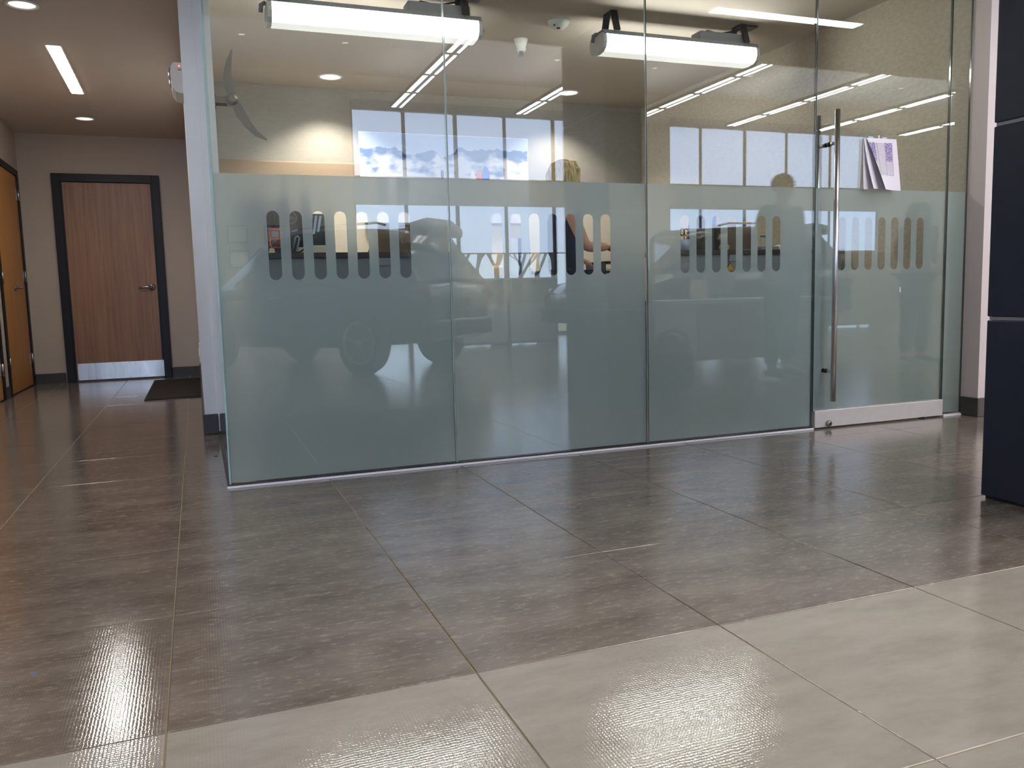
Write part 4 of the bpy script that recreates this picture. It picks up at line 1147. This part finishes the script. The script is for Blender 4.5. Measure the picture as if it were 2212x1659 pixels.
# ================================================================== SHOWROOM (behind the camera, mirrored in the glass)
def pendant(label, x, y0, y1):
    t = thing('pendant_light', label, 'pendant light', (x, (y0 + y1) / 2, 4.08), 0, 'linear pendant lights in the showroom')
    h = (y1 - y0) / 2
    MB().box(-.11, .11, -h, h, 0, .05, .004).build('housing', 'dark_metal', t)
    n = 7; L = 2 * h / n
    for k in range(n):
        a = -h + k * L
        MB().box(-.095, -.025, a + .07, a + L - .07, -.006, -.001).build('lens', 'lens_pendant', t)
        MB().box(.045, .085, a + .07, a + L - .07, -.006, -.001).build('lens', 'lens_pendant', t)
    MB().box(-.06, .06, -h + .05, h - .05, .051, .056).build('uplight_lens', 'lens_up', t)
    for s in (-1, 1): MB().cyl((0, s * (h - .3), .05), (0, s * (h - .3), ZS - 4.08), .004, 6).build('hanger', 'dark_metal', t)
    return t
for k, x in enumerate((3.47, 5.78, 8.10, 10.35, 12.55, 14.85)):
    pendant(['pendant strip light nearest the free glass corner', 'second pendant strip light from the corner', 'third pendant strip light, behind the dark column',
             'fourth pendant strip light, left of the door reflection', 'fifth pendant strip light, in line with the door', 'last pendant strip light by the far wall'][k], x, -6.95, 0.95)
for k, x in enumerate((.875, 2.38, 5.91, 7.78, 9.80, 13.4)):
    can_light('downlight', ['first', 'second', 'third', 'fourth', 'fifth', 'last'][k] + ' small downlight of the row in the showroom ceiling', (x, -5.53, ZS - .0125), .06, 'lens_can', W_DOWN_SHOW, (1, .95, .88), 'showroom downlights', 120)
fo = thing('linear_light', 'bright recessed strip light in the low foyer ceiling', 'ceiling light', (4.0, 2.66, ZC))
MB().box(-.65, .65, -.052, .052, -.004, .0).build('housing', 'white_plastic', fo); MB().box(-.62, .62, -.042, .042, -.006, -.0042).build('lens', 'lens_foyer', fo)
for k, (x, y) in enumerate(((3.35, -5.3), (7.55, -4.9))):
    v = thing('ceiling_vent', ['slatted air vent in the showroom ceiling near the first pendant', 'slatted air vent in the showroom ceiling near the third pendant'][k], 'vent', (x, y, ZS - .013), 0, 'showroom air vents')
    MB().box(-.3, .3, -.3, .3, -.008, 0, .003).build('frame', 'white_plastic', v)
    for q in range(6): MB().box(-.26, .26, -.25 + q * .09, -.20 + q * .09, -.012, -.008).build('slat', 'grey_plastic', v)

# ---- SUVs
def suv(label, loc, rz, paint):
    """length along +X (front), rear bumper at x = 0, centred on y = 0"""
    t = thing('suv', label, 'car', loc, rz, 'cars parked in the showroom')
    Lc = 4.75
    st = [  # x, half width, z bottom, belt z
        (0.00, .70, .48, .92), (.06, .86, .40, 1.02), (.20, .93, .36, 1.06), (.60, .955, .34, 1.07), (1.2, .96, .30, 1.06), (2.4, .96, .30, 1.05),
        (3.3, .955, .30, 1.05), (3.75, .95, .32, 1.03), (4.2, .93, .34, .99), (4.55, .86, .36, .92), (4.72, .72, .42, .80), (4.76, .55, .48, .70)]
    def sect(x, w, zb, zt):
        return [(x, 0, zb), (x, .80 * w, zb), (x, w * .97, zb + .10), (x, w, zb + .32), (x, w * .985, zt - .16), (x, w * .93, zt - .02), (x, w * .80, zt + .015), (x, 0, zt + .045)]
    mb = MB(); ns = 8
    for s in (1, -1):
        vs = []
        for q in st: vs += [(a, b * s, c) for a, b, c in sect(*q)]
        fs = []
        for i in range(len(st) - 1):
            for k in range(ns - 1):
                fs.append((i * ns + k, i * ns + k + 1, (i + 1) * ns + k + 1, (i + 1) * ns + k))
        fs.append(tuple(range(ns))); fs.append(tuple((len(st) - 1) * ns + k for k in range(ns)))
        mb.add(vs, fs, True)
    mb.build('lower_body', paint, t)
    gh = [(.10, .86, 1.06, 1.10), (.42, .85, 1.06, 1.55), (.60, .84, 1.06, 1.70), (1.1, .84, 1.06, 1.755), (1.9, .84, 1.055, 1.77), (2.6, .83, 1.05, 1.735), (3.0, .82, 1.05, 1.60), (3.75, .78, 1.03, 1.06)]
    def gs(x, w, zt, zr):
        f = min(1, (zr - zt) / .6)
        return [(x, w, zt - .02), (x, w - .17 * f, zr - .07 * f), (x, w - .25 * f, zr - .015), (x, 0, zr + .01)]
    mb = MB(); ns2 = 4
    for s in (1, -1):
        vs = []
        for q in gh: vs += [(a, b * s, c) for a, b, c in gs(*q)]
        fs = []
        for i in range(len(gh) - 1):
            for k in range(ns2 - 1): fs.append((i * ns2 + k, i * ns2 + k + 1, (i + 1) * ns2 + k + 1, (i + 1) * ns2 + k))
        mb.add(vs, fs, True)
    mb.build('greenhouse', paint, t)
    def G(x):
        for i in range(len(gh) - 1):
            if gh[i][0] <= x <= gh[i + 1][0]:
                f = (x - gh[i][0]) / (gh[i + 1][0] - gh[i][0]); return tuple(a + (b - a) * f for a, b in zip(gh[i], gh[i + 1]))
    for s in (1, -1):
        for xa, xb in ((.50, 1.12), (1.20, 2.05), (2.13, 3.05)):
            vs = []; n = 6
            for i in range(n + 1):
                x = xa + (xb - xa) * i / n; g = gs(*G(x)); lo, hi = Vector(g[0]), Vector(g[1])
                for f, of in ((.10, .008), (.93, .010)):
                    p = lo.lerp(hi, f); vs.append((p.x, s * (p.y + of), p.z))
            MB().add(vs, [(2 * i, 2 * i + 2, 2 * i + 3, 2 * i + 1) for i in range(n)]).build('side_window', 'car_glass', t)
        MB().sweep([(.75, s * .60, 1.765), (.9, s * .60, 1.80), (2.2, s * .60, 1.80), (2.4, s * .60, 1.765)], .016, 8).build('roof_rail', 'chrome', t)
        MB().sweep([(.02, s * .72, 1.00), (.0, s * .78, .92), (.10, s * .90, .90), (.30, s * .945, .93)], [.05, .07, .06, .02], 8).build('tail_lamp', 'tail_red', t)
        MB().sweep([(4.66, s * .55, .80), (4.58, s * .76, .84), (4.35, s * .90, .87)], [.06, .06, .03], 8).build('headlamp', 'chrome', t)
        MB().sweep([(3.05, s * .92, 1.06), (3.0, s * 1.05, 1.10), (2.98, s * 1.10, 1.12)], [.03, .07, .06], 8).build('door_mirror', paint, t)
        for x in (1.42, 2.35): MB().sweep([(x, s * .965, .93), (x + .08, s * .985, .935), (x + .18, s * .965, .93)], .012, 6).build('door_handle', 'chrome', t)
        for x in (.95, 3.72):
            wa = MB(); wa.sweep([(x + .40 * math.cos(a), s * .945, .37 + .40 * math.sin(a)) for a in [PI * (q / 14) for q in range(15)]], .04, 8); wa.build('wheel_arch', 'black_plastic', t)
            MB().lathe([(.40, -.02), (.40, .02)], (x, s * .945, .37), 28, 'Y').build('wheel_well', 'black_plastic', t)
            w = MB().lathe([(.24, -.11), (.34, -.115), (.372, -.09), (.375, 0), (.372, .09), (.34, .115), (.24, .11)], (x, s * .90, .375), 36, 'Y').build('tyre', 'rubber', t)
            rm = MB(); y = s * 1.012
            rm.sweep([(x + .245 * math.cos(a), y, .375 + .245 * math.sin(a)) for a in [2 * PI * q / 28 for q in range(29)]], .014, 6)
            for q in range(5):
                a = 2 * PI * q / 5 + .3
                rm.sweep([(x + .05 * math.cos(a), y + s * .008, .375 + .05 * math.sin(a)), (x + .15 * math.cos(a), y + s * .004, .375 + .15 * math.sin(a)), (x + .24 * math.cos(a), y, .375 + .24 * math.sin(a))], [.034, .030, .046], 8, True, .35)
            rm.lathe([(.06, 0), (.06, s * .014), (.03, s * .02)], (x, y, .375), 16, 'Y')
            rm.build('rim', 'bar_steel', w)
    r1, r2 = Vector(gs(*gh[0])[0]), Vector(gs(*gh[2])[1])
    MB().add([(.095, -.72, 1.12), (.095, .72, 1.12), (.50, .60, 1.66), (.50, -.60, 1.66)], [(0, 1, 2, 3)]).build('rear_window', 'car_glass', t)
    MB().add([(3.70, -.70, 1.10), (3.70, .70, 1.10), (3.03, .60, 1.60), (3.03, -.60, 1.60)], [(0, 1, 2, 3)]).build('windscreen', 'car_glass', t)
    MB().sweep([(.34, -.62, 1.70), (.30, -.3, 1.735), (.30, .3, 1.735), (.34, .62, 1.70)], [.03, .05, .05, .03], 8, True, 2.2).build('spoiler', paint, t)
    MB().box(-.05, .06, -.80, .80, .42, .62, .04).build('rear_bumper', 'black_plastic', t)
    MB().box(-.06, -.03, -.62, .62, .60, .63, .008).build('bumper_trim', 'chrome', t)
    MB().box(-.012, .02, -.26, .26, .76, .88, .006).build('plate_recess', 'black_plastic', t)
    MB().box(4.70, 4.80, -.70, .70, .36, .58, .04).build('front_bumper', 'black_plastic', t)
    for q in range(7):
        c = (q - 3) * .10; MB().sweep([(4.77, c, .68), (4.765, c, .78)], [.026, .026], 8).build('grille_slot', 'chrome', t)
    return t
_a = math.atan2(-(3.67 - 1.26), -(1.69 - .5))
_rw = Vector((1.69, -1.26, 0)); _fx = Vector((math.cos(_a), math.sin(_a), 0)); _rt2 = Vector((math.sin(_a), -math.cos(_a), 0))
_rw = Vector((1.64, -1.26, 0)); _fx = Vector((-.65, -.76, 0)).normalized(); _a = math.atan2(_fx.y, _fx.x); _rt2 = Vector((_fx.y, -_fx.x, 0))
_org = _rw - _fx * .95 * .81 - _rt2 * .95 * .81
c1_ = suv('slate SUV mirrored in the left glass panel, seen from its rear corner', tuple(_org), _a, 'car_paint')
c1_.scale = (.81, .81, .90)
suv('black SUV parked along the showroom windows, mostly behind the dark column', (9.85, -3.75, 0), PI, 'car_paint_dark')

# ---- cleaning machine beside the column
ct = thing('carpet_cleaner', 'black wheeled carpet cleaner with hoses and a tall handle beside the dark column', 'cleaner', (3.46, 1.95, 0))
MB().sweep([(0, 0, .03), (0, 0, .06), (0, 0, .22), (0, 0, .36), (0, 0, .42)], [.15, .19, .195, .18, .13], 20).build('tank', 'black_plastic', ct)
MB().sweep([(0, 0, .335), (0, 0, .36)], [.188, .184], 20).build('red_band', 'red', ct)
MB().lathe([(.09, .42), (.08, .45), (.03, .47)], (0, 0, 0), 18).build('lid', 'dark_metal', ct)
MB().sweep([(-.15, .02, .36), (-.10, .04, .47), (.02, .05, .51), (.13, .04, .46), (.17, .02, .36)], .016, 8).build('hose', 'rubber', ct)
MB().sweep([(-.08, -.04, .40), (.0, -.06, .46), (.10, -.05, .44), (.16, -.02, .34)], .013, 8).build('hose', 'rubber', ct)
MB().sweep([(-.15, 0, .10), (-.152, 0, .7), (-.15, 0, 1.16), (-.12, 0, 1.22), (-.03, 0, 1.26), (.10, 0, 1.25)], .021, 10).build('handle', 'grey_plastic', ct)
MB().sweep([(.06, 0, 1.252), (.14, 0, 1.25)], .027, 10).build('grip', 'black_plastic', ct)
for s in (-1, 1):
    MB().lathe([(.03, -.02), (.06, -.02), (.06, .02), (.03, .02)], (-.12, s * .16, .06), 18, 'Y').build('wheel', 'rubber', ct)

# ---- desks
dk = thing('white_desk', 'long desk with a white end pedestal standing in the showroom', 'desk', (4.07, .12, 0))
MB().box(0, 2.0, 0, .70, .675, .715, .004).build('worktop', 'white_panel', dk)
MB().box(.01, .43, .06, .63, 0, .675, .003).build('pedestal', 'white_panel', dk)
MB().box(.43, 1.93, .55, .575, .12, .675).build('modesty_panel', 'taupe_panel', dk)
MB().box(1.93, 1.97, .04, .66, 0, .675).build('end_panel', 'taupe_panel', dk)
for q in range(3): MB().box(.03, .41, .628, .634, .03 + q * .21, .22 + q * .21, .002).build('drawer_front', 'white_panel', dk)
o = tag(MB().prism([(0, 0), (.19, 0), (.17, .19), (.01, .20)], 0, .05, 'Y').build('paper_tray', 'paper_warm'), 'cream paper holder on the white desk', 'holder'); o.location = (4.62, .45, .7155)
lm = thing('desk_screen', 'thin pale screen standing on the white desk', 'monitor', (5.02, .40, .7155))
MB().box(-.18, .18, -.012, .0, .05, .24, .004).build('panel', 'grey_plastic', lm); MB().box(-.19, -.18, -.014, .002, .04, .25).build('blue_lit_edge', 'pale_blue', lm); MB().box(-.08, .08, -.08, .06, 0, .01, .002).box(-.02, .02, -.012, .0, .01, .06).build('foot', 'grey_plastic', lm)  # pale blue edge colour stands for blue light on the screen

def reception(label, x, y, w):
    t = thing('reception_desk', label, 'desk', (x, y, 0), 0, 'reception desks by the showroom windows')
    MB().box(0, w, 0, .05, .02, 1.04, .003).build('front_panel', 'taupe_panel', t)
    MB().box(-.02, w + .02, -.15, .10, 1.04, 1.07, .004).build('ledge', 'white_panel', t)
    MB().box(0, w, -.70, -.02, .70, .73, .003).build('worktop', 'white_panel', t)
    MB().box(0, w, .051, .06, .06, .66, .002).build('lower_panel', 'white_panel', t)
    for q in (0, w - .04): MB().box(q, q + .04, -.70, 0, 0, .70).build('side_panel', 'taupe_panel', t)
    return t
reception('taupe reception desk in front of the left windows', 3.75, -4.95, .92)
reception('taupe reception desk nearer the glazed showroom entrance', 4.72, -4.95, .80)
pt = thing('cubicle_partition', 'low taupe cubicle partition in front of the right window bank', 'partition', (11.2, -5.4, 0))
for q in range(4): MB().box(q * 1.1 + .01, q * 1.1 + 1.09, -.03, .03, .03, 1.45, .006).build('fabric_panel', 'taupe_panel', pt)
MB().box(0, 4.41, -.035, .035, 1.45, 1.49, .004).build('cap_rail', 'white_panel', pt)
for q in range(5): MB().box(q * 1.1 - .008, q * 1.1 + .008, -.03, .03, 0, 1.45).build('post', 'grey_plastic', pt)
# framed certificates on the window wall
for k, (x, z) in enumerate(((.74, 1.94), (.75, 1.52), (1.35, 1.94), (1.35, 1.52))):
    f_ = thing('framed_certificate', ['upper left', 'lower left', 'upper right', 'lower right'][k] + ' framed certificate on the showroom wall beside the windows', 'picture frame', (x, YW + .002, z), 0, 'framed certificates')
    fr = MB()
    for a in ((-.17, -.145, -.15, .15), (.145, .17, -.15, .15), (-.17, .17, .125, .15), (-.17, .17, -.15, -.125)): fr.box(a[0], a[1], 0, .018, a[2], a[3])
    fr.build('frame', 'dark_metal', f_); MB().box(-.145, .145, .002, .006, -.125, .125).build('certificate', 'paper', f_)
    MB().box(-.10, .10, .0062, .007, -.08, .08).build('print_area', 'paper_warm', f_)
# white notice stand seen at the right edge of the door
nb = thing('display_board', 'tall white display board standing in the showroom, mirrored in the sidelight', 'board', (7.30, 1.1, 0))
MB().box(-.01, .42, -.012, .012, .92, 1.58, .004).build('board', 'white_panel', nb)
MB().box(.06, .30, .0125, .014, 1.0, 1.2).build('dark_figure', 'taupe_panel', nb)
MB().cyl((.2, 0, .02), (.2, 0, .93), .015, 10).build('post', 'dark_metal', nb); MB().box(0, .4, -.15, .15, 0, .02, .004).build('foot', 'dark_metal', nb)
